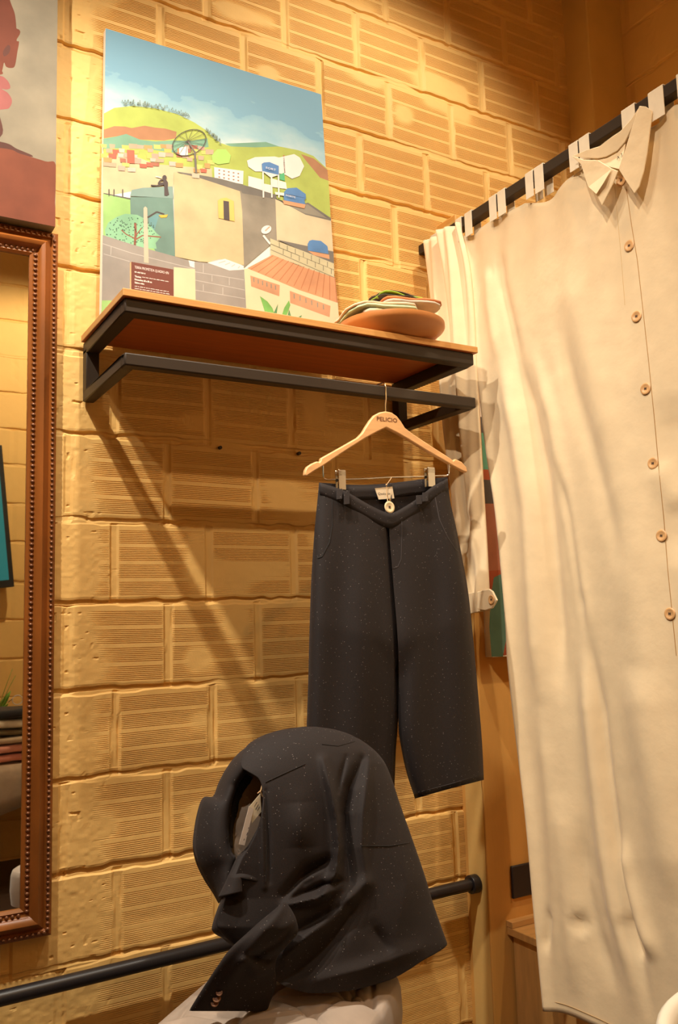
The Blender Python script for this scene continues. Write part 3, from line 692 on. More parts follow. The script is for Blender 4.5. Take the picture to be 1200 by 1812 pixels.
hk = [Vector((s0.x, YH, s0.z - .004)), Vector((s0.x, YH, s0.z + .014)), Vector((s0.x + .002, YH - .001, s0.z + .030)), Vector((s0.x + .003, YH, zt - .014)), Vector((s0.x + .003, YH + .003, zt - .004)), Vector((s0.x + .003, YH + .010, zt)), Vector((s0.x + .003, SY + .013, zt + .001)), Vector((s0.x + .003, SY + .026, zt - .001)), Vector((s0.x + .003, SY + .031, zt - .010))]
b = MB(); b.tube(hk, .0017, 8); b.build('hook', CHR, t)
wp = [(182, 500), (183, 560), (185, 580), (193, 592), (210, 596), (420, 590), (570, 582), (760, 577), (950, 570), (964, 565), (970, 552), (967, 485)]
b = MB(); b.tube([U(*T5(x, y), YH - .001) for x, y in wp], .0016, 8); b.build('clip_bar', CHR, t)
for x0, x1, y0, y1 in ((269, 309, 540, 660), (826, 864, 524, 642)):
    a = U(*T5(x0, y1), YH); c = U(*T5(x1, y0), YH)
    b = MB(); b.box((a.x, YH - .010, a.z), (c.x, YH - .006, c.z)); b.box((a.x, YH + .004, a.z), (c.x, YH + .007, c.z)); b.box((a.x + .001, YH - .006, c.z - .012), (c.x - .001, YH + .004, c.z - .006))
    for k in range(5): b.box((a.x - .0004, YH - .0112, c.z - .004 - k * .0022), (c.x + .0004, YH - .0099, c.z - .003 - k * .0022))
    b.build('clip', CHR, t, bevel=.0006)

# ------------------------------------------------------------------ black trousers clipped to the hanger
def black_wool():
    """matte black cloth with scattered pale lurex specks woven in"""
    m = bpy.data.materials.new('black_speckled_wool'); m.use_nodes = True; nt = m.node_tree; bs = nt.nodes['Principled BSDF']
    bs.inputs['Roughness'].default_value = .78; bs.inputs['Specular IOR Level'].default_value = .35
    bs.inputs['Sheen Weight'].default_value = .05; bs.inputs['Sheen Roughness'].default_value = .5; bs.inputs['Sheen Tint'].default_value = (.5, .42, .42, 1)
    tc = nt.nodes.new('ShaderNodeTexCoord')
    vo = nt.nodes.new('ShaderNodeTexVoronoi'); vo.inputs['Scale'].default_value = 330; nt.links.new(tc.outputs['Object'], vo.inputs['Vector'])
    lt = nt.nodes.new('ShaderNodeMath'); lt.operation = 'LESS_THAN'; lt.inputs[1].default_value = .2; nt.links.new(vo.outputs['Distance'], lt.inputs[0])
    wn = nt.nodes.new('ShaderNodeSeparateXYZ'); nt.links.new(vo.outputs['Color'], wn.inputs[0])
    gt = nt.nodes.new('ShaderNodeMath'); gt.operation = 'GREATER_THAN'; gt.inputs[1].default_value = .925; nt.links.new(wn.outputs['X'], gt.inputs[0])
    mu = nt.nodes.new('ShaderNodeMath'); mu.operation = 'MULTIPLY'; nt.links.new(lt.outputs[0], mu.inputs[0]); nt.links.new(gt.outputs[0], mu.inputs[1])
    n = nt.nodes.new('ShaderNodeTexNoise'); n.inputs['Scale'].default_value = 700; n.inputs['Detail'].default_value = 2; nt.links.new(tc.outputs['Object'], n.inputs['Vector'])
    c1 = nt.nodes.new('ShaderNodeMix'); c1.data_type = 'RGBA'; c1.inputs[6].default_value = col((16, 11, 11)); c1.inputs[7].default_value = col((42, 34, 33)); nt.links.new(n.outputs['Fac'], c1.inputs[0])
    c2 = nt.nodes.new('ShaderNodeMix'); c2.data_type = 'RGBA'; nt.links.new(mu.outputs[0], c2.inputs[0]); nt.links.new(c1.outputs[2], c2.inputs[6]); c2.inputs[7].default_value = col((140, 132, 128))
    nt.links.new(c2.outputs[2], bs.inputs['Base Color'])
    bp = nt.nodes.new('ShaderNodeBump'); bp.inputs['Strength'].default_value = .25; bp.inputs['Distance'].default_value = .0006; nt.links.new(n.outputs['Fac'], bp.inputs['Height']); nt.links.new(bp.outputs[0], bs.inputs['Normal'])
    return m
WOOL = black_wool()
SEAM = mat('black_stitching', (20, 17, 18), .8)
YT = YH + .0
XL = [(846, 566), (857, 565), (890, 562), (930, 558), (985, 554), (1040, 551), (1130, 548), (1210, 546), (1300, 543), (1412, 540)]
XR = [(846, 792), (860, 793), (890, 797), (930, 806), (980, 816), (1040, 827), (1120, 836), (1220, 845), (1320, 853), (1412, 857)]
XC = [(846, 688), (905, 689), (950, 690), (1000, 694), (1050, 698), (1110, 703), (1170, 706), (1230, 706)]
LIN = XC + [(1290, 703), (1330, 700), (1412, 697)]           # left leg, inner edge
RIN = XC + [(1290, 706), (1330, 712), (1370, 721), (1412, 735)]
FTOP = [(0, 857), (.2, 872), (.4, 898), (.5, 909), (.55, 911), (.62, 904), (.75, 886), (.88, 864), (1, 850)]
BTOP = [(0, 857), (.3, 861), (.55, 858), (.8, 851), (1, 847)]
root = thing('trousers', U(690, 1100, YT)[:], 'black speckled wide-leg trousers clipped to the wooden hanger', 'trousers')
def half(left):
    """one leg from waistband to hem: front and back faces joined along both side edges"""
    b_ = MB(); rows_ = []; N = 16
    for i in range(56):
        v = i / 55; r_ = []
        for side in (0, 1):
            for j in range(N):
                u = j / N if side == 0 else 1 - j / N                 # across this leg
                ug = u * .545 if left else .545 + u * .455             # across the whole waist
                zt_ = smooth_tab(FTOP if side == 0 else BTOP, ug)
                hem = (1394 + 18 * u) if left else (1413 - 33 * u)
                py = zt_ + (hem - zt_) * v
                pl, pr = (smooth_tab(XL, py), smooth_tab(LIN, py)) if left else (smooth_tab(RIN, py), smooth_tab(XR, py))
                px = pl + (pr - pl) * u
                th_ = .010 + .030 * min(1, v * 2.2)                    # flat at the waist, fuller below
                inner = u if left else 1 - u                           # 1 at the centre seam
                prof_ = (1 - abs(2 * u - 1) ** 3.2) ** .5
                wI = max(0, min(1, (1300 - py) / 190)); wI = wI * wI * (3 - 2 * wI)
                if inner > .5: prof_ = max(prof_, wI * (1 - .06 * math.exp(-((1 - inner) / .05) ** 2)))
                fold = .006 * math.sin(ug * 21 + v * 2.0) * min(1, v * 3) * prof_ + .004 * math.sin(ug * 9 - v * 5)* min(1, v * 3)
                d = -(th_ * prof_) - fold if side == 0 else th_ * .8 * prof_ + fold * .5
                r_.append(U(px, py, YT + d + (.004 if side == 1 else 0)))
        rows_.append(r_)
    b_.grid(rows_, closed=True)
    return b_
bl_ = half(True); br_ = half(False)
b = MB(); b.add(bl_.v, bl_.f); b.add(br_.v, br_.f); b.build('trouser_legs', WOOL, root, smooth=70, solid=.0016)
def band(tab, off, name, hgt, dz=0):
    b_ = MB(); rows_ = []
    for k in range(4):
        r_ = []
        for j in range(41):
            u = j / 40; py = smooth_tab(tab, u) + dz
            pl, pr = smooth_tab(XL, py), smooth_tab(XR, py); px = pl + (pr - pl) * u
            e_ = (1 - abs(2 * u - 1) ** 8)
            hh = hgt * (.75 + .25 * e_)
            r_.append(U(px, py + hh * k / 3, YT + off * (.35 + .65 * e_) + (-.0012 if k in (1, 2) else 0) * (1 if off < 0 else -1)))
        rows_.append(r_)
    b_.grid(rows_); b_.build(name, WOOL, root, smooth=60, solid=.0022)
band(FTOP, -.0125, 'waistband', 26, -3); band(BTOP, .0135, 'waistband', 26, -3)
# seams: waistband seam, fly stitching, centre seam, pocket openings, hems
def seam(pts, name='seam', r=.0009, yoff=0):
    b_ = MB(); q = []
    for (px, py) in pts: q.append((px, py))
    P3 = []
    for i in range(len(q) - 1):
        for k in range(6): P3.append((q[i][0] + (q[i + 1][0] - q[i][0]) * k / 6, q[i][1] + (q[i + 1][1] - q[i][1]) * k / 6))
    P3.append(q[-1])
    return P3
deps = bpy.context.evaluated_depsgraph_get()
legs_ob = [c for c in root.children if c.name.startswith('trouser_legs')][0]
from mathutils.bvhtree import BVHTree
def surf(ob, px, py, lift=.0006):
    """point on a built cloth under that line of sight, lifted off it a little"""
    bv = BVH.setdefault(ob, BVHTree.FromPolygons([v.co + org(ob) for v in ob.data.vertices], [tuple(p.vertices) for p in ob.data.polygons]))
    d = ray(px, py).normalized(); h = bv.ray_cast(CAM, d)
    return (h[0] - d * lift) if h[0] else None
BVH = {}
def stitched(ob, pts, name, m_, parent, r=.0008, lift=.001):
    b_ = MB(); q = [surf(ob, *p, lift) for p in seam(pts)]; q = [p for p in q if p]
    if len(q) > 1: b_.tube(q, r, 6); b_.build(name, m_, parent)
stitched(legs_ob, [(690, 914), (690, 960), (693, 1000), (697, 1050), (703, 1120), (706, 1180)], 'centre_seam', SEAM, root, .0007)
stitched(legs_ob, [(711, 912), (711, 950), (710, 990), (704, 1003), (694, 1007)], 'fly_stitching', mat('fly_thread', (52, 46, 47), .7), root, .0008)
stitched(legs_ob, [(588, 885), (588, 930), (583, 960), (570, 985), (562, 988)], 'pocket_opening', SEAM, root, .0012)
stitched(legs_ob, [(770, 880), (778, 920), (792, 950), (806, 972), (811, 976)], 'pocket_opening', mat('pocket_edge', (66, 60, 60), .7), root, .0011)
stitched(legs_ob, [(740, 1402), (795, 1388), (852, 1370)], 'hem_stitching', mat('hem_thread', (48, 42, 43), .7), root, .0007)
for (x, y0, y1) in ((600, 866, 884), (613, 869, 893), (741, 877, 893), (752, 872, 888)):
    b = MB(); ww = 5
    q = [U(x - ww, y0, YT - .017), U(x + ww, y0 - 1, YT - .017), U(x + ww, y1 - 1, YT - .026), U(x - ww, y1, YT - .026)]
    b.prism(q, Vector((0, -.0025, 0))); b.build('belt_loop', WOOL, root, bevel=.0006)
IV = mat('ivory_button', (226, 206, 166), .35); TH_ = mat('dark_thread', (60, 44, 34), .8)
def button(px, py, c, ax, r, parent, m_=IV, thread=True, name='button'):
    """turned disc with raised rim and stitched centre; ax = outward direction"""
    ax = Vector(ax).normalized(); prof_ = [(0, .0012), (r * .55, .0012), (r * .68, .0022), (r * .9, .0022), (r, .0012), (r * .96, 0), (0, 0)]
    q = Vector((0, 0, 1)).rotation_difference(ax); b_ = MB(); b_.lathe(prof_, (0, 0, 0), 'Z', 24); c = Vector(c)
    b_.v = [tuple(c + q @ Vector(p)) for p in b_.v]; o_ = b_.build(name, m_, parent, smooth=40)
    if thread:
        b2 = MB(); b2.box((-r * .2, -r * .2, .0012), (r * .2, -r * .05, .0019)); b2.box((-r * .2, r * .05, .0012), (r * .2, r * .2, .0019)); b2.box((-r * .05, -r * .15, .0012), (r * .05, r * .15, .0017)); b2.v = [tuple(c + q @ Vector(p)) for p in b2.v]
        b2.build('thread', TH_, o_, smooth=0)
    return o_
button(0, 0, U(689, 897.5, YT - .029), (0, -1, .08), .0135, root)
# woven label and tag string
lq = [U(663, 864, YT + .006), U(694, 861, YT + .006), U(697.5, 882, YT + .006), U(670, 884, YT + .006)]
b = MB(); b.prism(lq, Vector((0, -.0012, 0))); b.build('woven_label', mat('cream_label', (226, 208, 178), .8, noise=(60, .06)), root, smooth=0, label='cream woven label')
b = MB(); vs, fs = text_mesh('Qsaloclit', .0075, U(669, 875.5, YT + .0045), (1, 0, .05), (0, 0, 1), width=.034); b.add(vs, fs); b.build('lettering', TH_, root, smooth=0)
STR = mat('beige_string', (206, 170, 126), .8)
b = MB(); b.tube([U(693, 845, YH - .003), U(690, 850, YH - .004), U(684, 858, YH - .005), U(684, 866, YT - .004), U(685, 880, YT - .006), U(687, 889, YT - .018)], .0009, 6); b.ball(U(684, 858, YH - .006), .0022, 5); b.build('tag_string', STR, root)
# ------------------------------------------------------------------ tufted chair under the blazer
TUF = mat('taupe_velvet', (168, 150, 134), .7, noise=(18, .10), bump=(220, .12, .0008), sheen=.3)
DKW = mat('dark_chair_leg', (48, 32, 24), .45, noise=(12, .2))
ZSEAT = .470
fl = UZ(250, 1810, ZSEAT); e1 = (UZ(400, 1686, ZSEAT) - fl); e1.z = 0; e1.normalize(); e2 = Vector((e1.y, -e1.x, 0))
SD, SWD = .345, (UZ(684, 1746, ZSEAT) - fl).dot(e2)                       # seat from its front-left corner to the back, and across
chair = thing('tufted_chair', (fl + e1 * .2 + e2 * .18)[:2] + (0,), 'taupe tufted chair with the black blazer thrown over its back', 'chair')
def seat_pt(a, c_): return fl + e1 * a + e2 * c_
A0 = -.012                                   # the seat runs on towards the viewer below the picture
b = MB(); n = 44; rows = []
def sqr(u):                                  # rounded-square mapping of a disc row
    return u
tufts = []
tufts = [(.055, .03), (.155, .04), (.10, .252), (.172, .288), (.178, .328), (.045, .14), (.135, .150), (.225, .200), (.25, .07), (.26, .30), (.03, .33)]
tufts = [(a * SD / .315, c_ * SWD / .345) for a, c_ in tufts]
def zpad(a, c_):
    da = min(a - A0, SD - a); dc = min(c_, SWD - c_); ed = min(da, dc)
    z = ZSEAT + .022 * (1 - math.exp(-max(ed, 0) / .03)) - .022
    for (ta, tc_) in tufts:
        d = math.hypot(a - ta, c_ - tc_)
        z -= .011 * math.exp(-(d / .016) ** 2)
    # pleats run between neighbouring tufts
    for i_, p_ in enumerate(tufts):
        for q_ in tufts[:i_]:
            dx_, dy_ = q_[0] - p_[0], q_[1] - p_[1]; L = math.hypot(dx_, dy_)
            if L < .14:
                t_ = ((a - p_[0]) * dx_ + (c_ - p_[1]) * dy_) / L; s_ = abs((a - p_[0]) * -dy_ + (c_ - p_[1]) * dx_) / L
                if 0 <= t_ <= L: z -= .0062 * math.exp(-(s_ / .0045) ** 2)
    return z
N1, N2 = 120, 120; rc = .05
def outline(a, c_):
    """pull the four corners in to a radius"""
    ca, cc = max(A0 + rc, min(SD - rc, a)), max(rc, min(SWD - rc, c_)); dx, dy = a - ca, c_ - cc
    m_ = max(abs(dx), abs(dy)); L = math.hypot(dx, dy)
    if L > 1e-9 and abs(dx) > 1e-9 and abs(dy) > 1e-9: k = m_ / L; return ca + dx * k, cc + dy * k
    return a, c_
for i in range(N1 + 1):
    r_ = []
    for j in range(N2 + 1):
        a, c_ = outline(A0 + (SD - A0) * i / N1, SWD * j / N2)
        p = seat_pt(a, c_); p.z = zpad(A0 + (SD - A0) * i / N1, SWD * j / N2) + .0; r_.append(p)
    rows.append(r_)
b.grid(rows)
edge = [(0, j) for j in range(N2)] + [(i, N2) for i in range(N1)] + [(N1, j) for j in range(N2, 0, -1)] + [(i, 0) for i in range(N1, 0, -1)]
ring = [rows[i][j] for i, j in edge]
side = [ring] + [[Vector((p.x, p.y, p.z - d)) + (p - seat_pt((A0 + SD) / 2, SWD / 2)).normalized() * o_ for p in ring] for d, o_ in ((.012, .004), (.05, .006), (.085, .002))]
b.grid(side, closed=True); b.poly(side[-1])
seat = b.build('seat', TUF, chair, smooth=70)
for (ta, tc_) in tufts:
    if ta < SD - .02 and tc_ < SWD - .02:
        p = seat_pt(ta, tc_); b = MB(); b.ball((p.x, p.y, zpad(ta, tc_) + .002), (.0075, .0075, .004), 6); b.build('tuft_button', TUF, seat)
for (a, c_) in ((A0 + .05, .05), (A0 + .05, SWD - .05), (SD - .05, .05), (SD - .05, SWD - .05)):
    p = seat_pt(a, c_); b = MB(); b.tube([Vector((p.x, p.y, .0)), Vector((p.x, p.y, ZSEAT - .09))], [.012, .02], 12); b.build('leg', DKW, chair)

# silhouette of blazer over the chair back (picture columns per row, laid at the chair's depth)
JL = [(1287, 535), (1292, 500), (1298, 478), (1306, 458), (1320, 436), (1340, 413), (1365, 395), (1395, 382), (1412, 372), (1460, 348), (1500, 344), (1530, 352), (1590, 385), (1640, 377), (1665, 400), (1757, 470)]
JR = [(1287, 560), (1291, 590), (1300, 618), (1312, 641), (1330, 664), (1350, 680), (1380, 693), (1420, 706), (1460, 720), (1500, 734), (1550, 751), (1600, 766), (1640, 780), (1672, 791), (1690, 792), (1757, 792)]
def jbase(py): return -.485 - .125 * max(0, (py - 1288) / 470)
def jbulge(px, py):
    l, r = lerp_tab(JL, py), lerp_tab(JR, py); s_ = max(-1, min(1, (2 * px - l - r) / (r - l)))
    q_ = 1 - min(1, max(0, (py - 1286) / 150))
    return (1 - s_ * s_) ** .5 * (1 - q_ ** 2.4) ** .5
# chair back: rounded padded panel
b = MB(); rows = []
BL_ = [(1297, 540), (1300, 505), (1306, 482), (1320, 455), (1340, 434), (1370, 414), (1410, 402), (1460, 398), (1500, 402), (1700, 430)]
BR_ = [(1297, 560), (1300, 588), (1306, 608), (1320, 632), (1340, 652), (1370, 670), (1410, 680), (1460, 684), (1500, 686), (1700, 690)]
for i in range(60):
    py = 1297 + (1712 - 1297) * i / 59; l, r = lerp_tab(BL_, py), lerp_tab(BR_, py); r_ = []
    for j in range(56):
        q = 2 * math.pi * j / 56; cx_ = math.cos(q); s_ = math.copysign(abs(cx_) ** .5, cx_); px = (l + r) / 2 + (r - l) / 2 * s_
        y = jbase(py) + .028
        th_ = .040 * math.copysign(abs(math.sin(q)) ** .6, math.sin(q))
        if th_ < 0:                                       # quilting on the front
            k = (px - 400) / 34; m_ = (py - 1300) / 40
            th_ += .006 * math.exp(-((abs(((k + m_) % 1) - .5) - .5) / .08) ** 2) + .006 * math.exp(-((abs(((k - m_) % 1) - .5) - .5) / .08) ** 2)
        r_.append(U(px, py, y + th_ * min(1, (py - 1290) / 40)))
    rows.append(r_)
b.grid(rows, closed=True); b.poly(rows[0]); b.poly(rows[-1]); b.build('backrest', TUF, chair, smooth=70)
for px in (470, 640):
    p = U(px, 1700, jbase(1700) + .03); b = MB(); b.tube([Vector((p.x, p.y, ZSEAT - .07)), Vector((p.x, p.y + .01, p.z + .08))], .014, 10); b.build('back_post', DKW, chair)

# ------------------------------------------------------------------ black blazer over the chair
bz = thing('blazer', U(560, 1600, -.5)[:], 'black speckled blazer draped over the tufted chair, one sleeve on the seat', 'jacket')
FOLDS = [  # (line in picture columns/rows, height towards the viewer, width in columns)
    ([(572, 1345), (586, 1400), (596, 1450), (600, 1500), (594, 1545), (574, 1580)], .024, 9),
    ([(640, 1345), (618, 1395), (610, 1440), (612, 1500), (618, 1560)], -.026, 10),
    ([(612, 1340), (604, 1370), (598, 1400)], -.010, 5),
    ([(655, 1325), (650, 1380), (642, 1440), (640, 1500), (648, 1562)], .012, 9),
    ([(648, 1562), (600, 1610), (550, 1650), (505, 1690)], .020, 13),
    ([(640, 1590), (590, 1660), (540, 1710), (500, 1735)], -.016, 16),
    ([(600, 1570), (560, 1590), (505, 1602)], .014, 8),
    ([(604, 1560), (570, 1566), (520, 1588)], -.012, 6),
    ([(585, 1522), (545, 1545), (505, 1585)], -.020, 12),
    ([(570, 1540), (535, 1560), (508, 1592)], .010, 6),
    ([(610, 1600), (570, 1625), (525, 1650)], -.020, 11),
    ([(462, 1400), (464, 1450), (466, 1520), (468, 1570)], .006, 5),
    ([(470, 1400), (474, 1480), (476, 1560)], -.006, 5),
    ([(530, 1420), (535, 1500)], .012, 26),
    ([(700, 1450), (720, 1560), (700, 1660)], .010, 34),
    ([(560, 1735), (640, 1715), (740, 1680)], .010, 16),
    ([(660, 1640), (690, 1690)], -.008, 14),
]
def jfold(px, py):
    o_ = 0
    for line, a, w_ in FOLDS:
        d, t_, s_ = seg_dist(px, py, line)
        if d < w_ * 4: o_ += a * (.7 * math.exp(-(d / w_) ** 2) + .4 * math.exp(-1.6 * d / w_)) * math.sin(math.pi * min(1, max(.0, .12 + t_ * .76)))
    return o_
def jfront(px, py):
    t_ = max(0, min(1, (py - 1288) / 470)); bul = .085 - .045 * t_
    return jbase(py) - .034 - bul * jbulge(px, py) - jfold(px, py)
L2 = [(1287, 535), (1292, 500), (1298, 478), (1306, 458), (1320, 438), (1340, 428), (1358, 428), (1366, 440), (1376, 456), (1390, 463), (1410, 466), (1440, 463), (1470, 455), (1500, 440), (1520, 428), (1545, 418), (1590, 398), (1640, 385), (1690, 440), (1720, 480), (1735, 488), (1748, 512), (1757, 545)]
R2 = [(1287, 560), (1291, 590), (1300, 618), (1312, 641), (1330, 664), (1350, 680), (1380, 693), (1420, 706), (1460, 720), (1500, 734), (1550, 751), (1600, 766), (1640, 780), (1665, 789), (1672, 790), (1682, 778), (1700, 746), (1716, 722), (1732, 692), (1745, 650), (1752, 618), (1757, 570)]
b = MB(); rows = []; NR, NCJ = 190, 150
for i in range(NR + 1):
    py = 1287 + 470 * i / NR; l, r = smooth_tab(L2, py), smooth_tab(R2, py); r_ = []
    # rim turned back behind on the outer side, then across the front
    for j in range(NCJ + 1):
        px = l + (r - l) * j / NCJ; r_.append(U(px, py, jfront(px, py)))
    back = []
    for k in range(1, 8):
        px = r - (r - l) * .03 * k; back.append(U(px, py, max(jfront(r, py), jbase(py)) + .012 * k * (1 if py < 1660 else .2)))
    rows.append(r_ + back)
b.grid(rows)
# top closing over the chair back down its far side
rows2 = [rows[0][:NCJ + 1]]
for k in range(1, 16):
    r_ = []
    for j in range(NCJ + 1):
        py = 1287 + 12 * k; l, r = lerp_tab(L2, min(py, 1340)), lerp_tab(R2, py); px = 490 + (600 - 490) * j / NCJ if False else (l + 4) + (r - l - 8) * j / NCJ
        r_.append(U(px, py, jbase(py) + .030 + .030 * min(1, k / 3) ** .5))
    rows2.append(r_)
b.grid(rows2)
body = b.build('blazer_body', WOOL, bz, smooth=80, solid=.0022)
# hem and seam stitching
stitched(body, [(640, 1497), (690, 1497), (732, 1490)], 'seam', SEAM, bz, .0009, .0022)
stitched(body, [(570, 1317), (598, 1320), (628, 1312)], 'seam', SEAM, bz, .0009, .0022)
stitched(body, [(470, 1384), (500, 1370), (540, 1352)], 'seam', SEAM, bz, .0007, .0022)
stitched(body, [(470, 1405), (473, 1480), (470, 1560)], 'seam', SEAM, bz, .0009, .0022)
# collar roll sweeping round the neck opening
outer = [(470, 1302), (445, 1317), (420, 1337), (402, 1360), (388, 1386), (378, 1410), (360, 1413), (350, 1440), (344, 1475), (343, 1502), (349, 1528), (362, 1555), (378, 1580), (388, 1598)]
inner = [(474, 1340), (456, 1352), (440, 1362), (430, 1374), (420, 1390), (411, 1414), (406, 1440), (404, 1465), (405, 1480), (406, 1496), (410, 1510), (416, 1520), (408, 1545), (400, 1572)]
def strip(outer, inner, yo, yi, lift, name, parent=bz, N=10, seg=6, mat_=None, dep=None, curve=True):
    smooth_tab_ = smooth_tab if curve else lerp_tab
    b_ = MB(); rows_ = []
    m_ = len(outer)
    for i in range((m_ - 1) * seg + 1):
        t_ = i / seg
        o_ = (smooth_tab_([(k, p[0]) for k, p in enumerate(outer)], t_), smooth_tab([(k, p[1]) for k, p in enumerate(outer)], t_))
        n_ = (smooth_tab_([(k, p[0]) for k, p in enumerate(inner)], t_), smooth_tab([(k, p[1]) for k, p in enumerate(inner)], t_)); r_ = []
        for j in range(N + 1):
            u = j / N; px = o_[0] + (n_[0] - o_[0]) * u; py = o_[1] + (n_[1] - o_[1]) * u
            y = jbase(py) + yo + (yi - yo) * u - lift * math.sin(math.pi * u) ** .7
            if dep: y += dep(t_ / (m_ - 1), u)
            r_.append(U(px, py, y))
        rows_.append(r_)
    b_.grid(rows_); return b_.build(name, mat_ or WOOL, parent, smooth=80, solid=.003)
strip(outer, inner, .03, -.035, .030, 'collar', dep=lambda t_, u: -.055 * max(0, 1 - t_ * 3.2) * (1 - u * .2) * min(1, t_ * 7))
# inner stand of the collar seen through the neck opening
strip([(436, 1370), (424, 1388), (414, 1412), (408, 1440), (406, 1470), (407, 1500)], [(456, 1380), (446, 1392), (430, 1410), (420, 1440), (412, 1470), (411, 1500)], -.02, .004, 0, 'collar_stand')
# lapels: the folded front edge under the neck opening and the dark open front below it
strip([(467, 1440), (456, 1468), (440, 1496), (418, 1521), (404, 1552), (396, 1570), (387, 1588)], [(473, 1470), (473, 1510), (470, 1540), (465, 1562), (426, 1553), (427, 1566), (428, 1578)], -.062, -.082, .008, 'lapel', curve=False)
strip([(400, 1578), (388, 1604), (378, 1634), (377, 1646), (386, 1654), (410, 1664)], [(428, 1578), (430, 1592), (436, 1618), (446, 1634), (452, 1648), (452, 1668)], -.02, -.05, .020, 'lapel')
strip([(392, 1600), (384, 1640), (396, 1660), (420, 1678)], [(500, 1570), (498, 1600), (490, 1640), (470, 1680)], .0, -.06, .012, 'front_panel')
# sleeve lying on the seat
SLL = [(1598, 500), (1612, 484), (1630, 462), (1650, 440), (1680, 408), (1710, 386), (1740, 366), (1765, 350), (1788, 336)]
SLR = [(1598, 506), (1612, 516), (1630, 524), (1650, 526), (1668, 512), (1690, 492), (1710, 486), (1740, 488), (1765, 480), (1790, 471)]
yce = UZ(402, 1788, ZSEAT + .012).y; ysm = UZ(430, 1730, ZSEAT + .014).y
ysl = [(1598, -.672), (1640, -.686), (1690, -.676), (1740, (yce - .665) / 2 - .004), (1790, yce)]
print('cuff', yce, ysm)
b = MB(); rows = []; NS = 26
SF = [([(495, 1610), (450, 1670), (400, 1740)], .006, 10), ([(500, 1690), (470, 1700), (445, 1690)], -.012, 6), ([(480, 1715), (455, 1722), (432, 1700)], .008, 7), ([(522, 1640), (490, 1668), (455, 1690)], -.006, 6)]
for i in range(50):
    v = i / 49; py0 = 1598 + 190 * v; l, r = smooth_tab(SLL, py0), smooth_tab(SLR, py0); y0 = smooth_tab(ysl, py0); r_ = []
    for j in range(2 * NS):
        q = 2 * math.pi * j / (2 * NS); px = (l + r) / 2 + (r - l) / 2 * math.cos(q); s_ = math.sin(q)
        py = py0 + 1.5 * (1 - v) * 0
        th_ = .024 * min(1, .3 + v * 3) * (1 - .45 * v)
        d = -th_ * abs(s_) ** .8 if s_ > 0 else th_ * .55 * abs(s_) ** .8
        if s_ > 0:
            for line, a, w_ in SF:
                dd, tt, _s = seg_dist(px, py, line); d -= a * math.exp(-(dd / w_) ** 2) * s_
        r_.append(U(px, py, y0 + d))
    rows.append(r_)
b.grid(rows, closed=True); b.poly(rows[-1]); slv = b.build('sleeve', WOOL, bz, smooth=80, solid=.002)
HORN = mat('tortoise_button', (198, 150, 100), .3, noise=(120, .3, (120, 70, 40)))
for (px, py, r_) in ((388, 1757, .0052), (383.5, 1767, .0064), (380, 1775, .0062)):
    p = surf(slv, px, py, .0022)
    if p: button(0, 0, p, (CAM - p).normalized() + Vector((0, 0, .5)), r_, slv, HORN, thread=False, name='cuff_button')
stitched(slv, [(404, 1740), (400, 1762), (396, 1784)], 'cuff_vent', SEAM, slv, .0008)
# paper tags on a string, hanging in the neck opening
PAPER = mat('white_tag_paper', (216, 206, 196), .7); PAPER2 = mat('cream_tag_paper', (226, 214, 186), .7); INK = mat('grey_ink', (80, 76, 84), .8)
yt_ = jbase(1450) - .075
def tagcard(pts, m_, name, off):
    b_ = MB(); q = [U(x, y, yt_ + off) for x, y in pts]; b_.prism(q, Vector((0, .0007, 0))); return b_.build(name, m_, bz, smooth=0)
tg = tagcard([(461, 1404), (462.5, 1436), (446, 1457), (441, 1428)], PAPER2, 'price_tag', -.004)
tg2 = tagcard([(441, 1426), (449, 1432), (433, 1496), (423, 1494)], PAPER, 'paper_strip_tag', -.006)
b = MB()
for (x, y, L) in ((436, 1478, 5), (431, 1487, 3), (439, 1466, 2)): b.prism([U(x, y, yt_ - .0066), U(x + L * .35, y - L, yt_ - .0066), U(x + L * .35 + 1, y - L + .3, yt_ - .0066), U(x + 1, y + .3, yt_ - .0066)], Vector((0, -.0001, 0)))
b.build('print', INK, tg2, smooth=0)
b = MB()
for (x, y, L) in ((450, 1427, 8), (452, 1432, 9), (455, 1434, 7)): b.prism([U(x, y, yt_ - .0046), U(x + L * .55, y - L, yt_ - .0046), U(x + L * .55 + .8, y - L + .4, yt_ - .0046), U(x + .8, y + .4, yt_ - .0046)], Vector((0, -.0001, 0)))
b.build('print', INK, tg, smooth=0)
b = MB(); b.tube([U(463, 1382, yt_ + .004), U(464, 1388, yt_ - .004), U(462, 1398, yt_ - .006), U(460, 1402, yt_ - .006)], .0011, 6); b.tube([U(460, 1400, yt_ - .006), U(456, 1404, yt_ - .006)], .0009, 5); b.tube([U(461, 1400, yt_ - .006), U(465, 1410, yt_ - .006)], .0009, 5); b.build('tag_string', STR, bz)
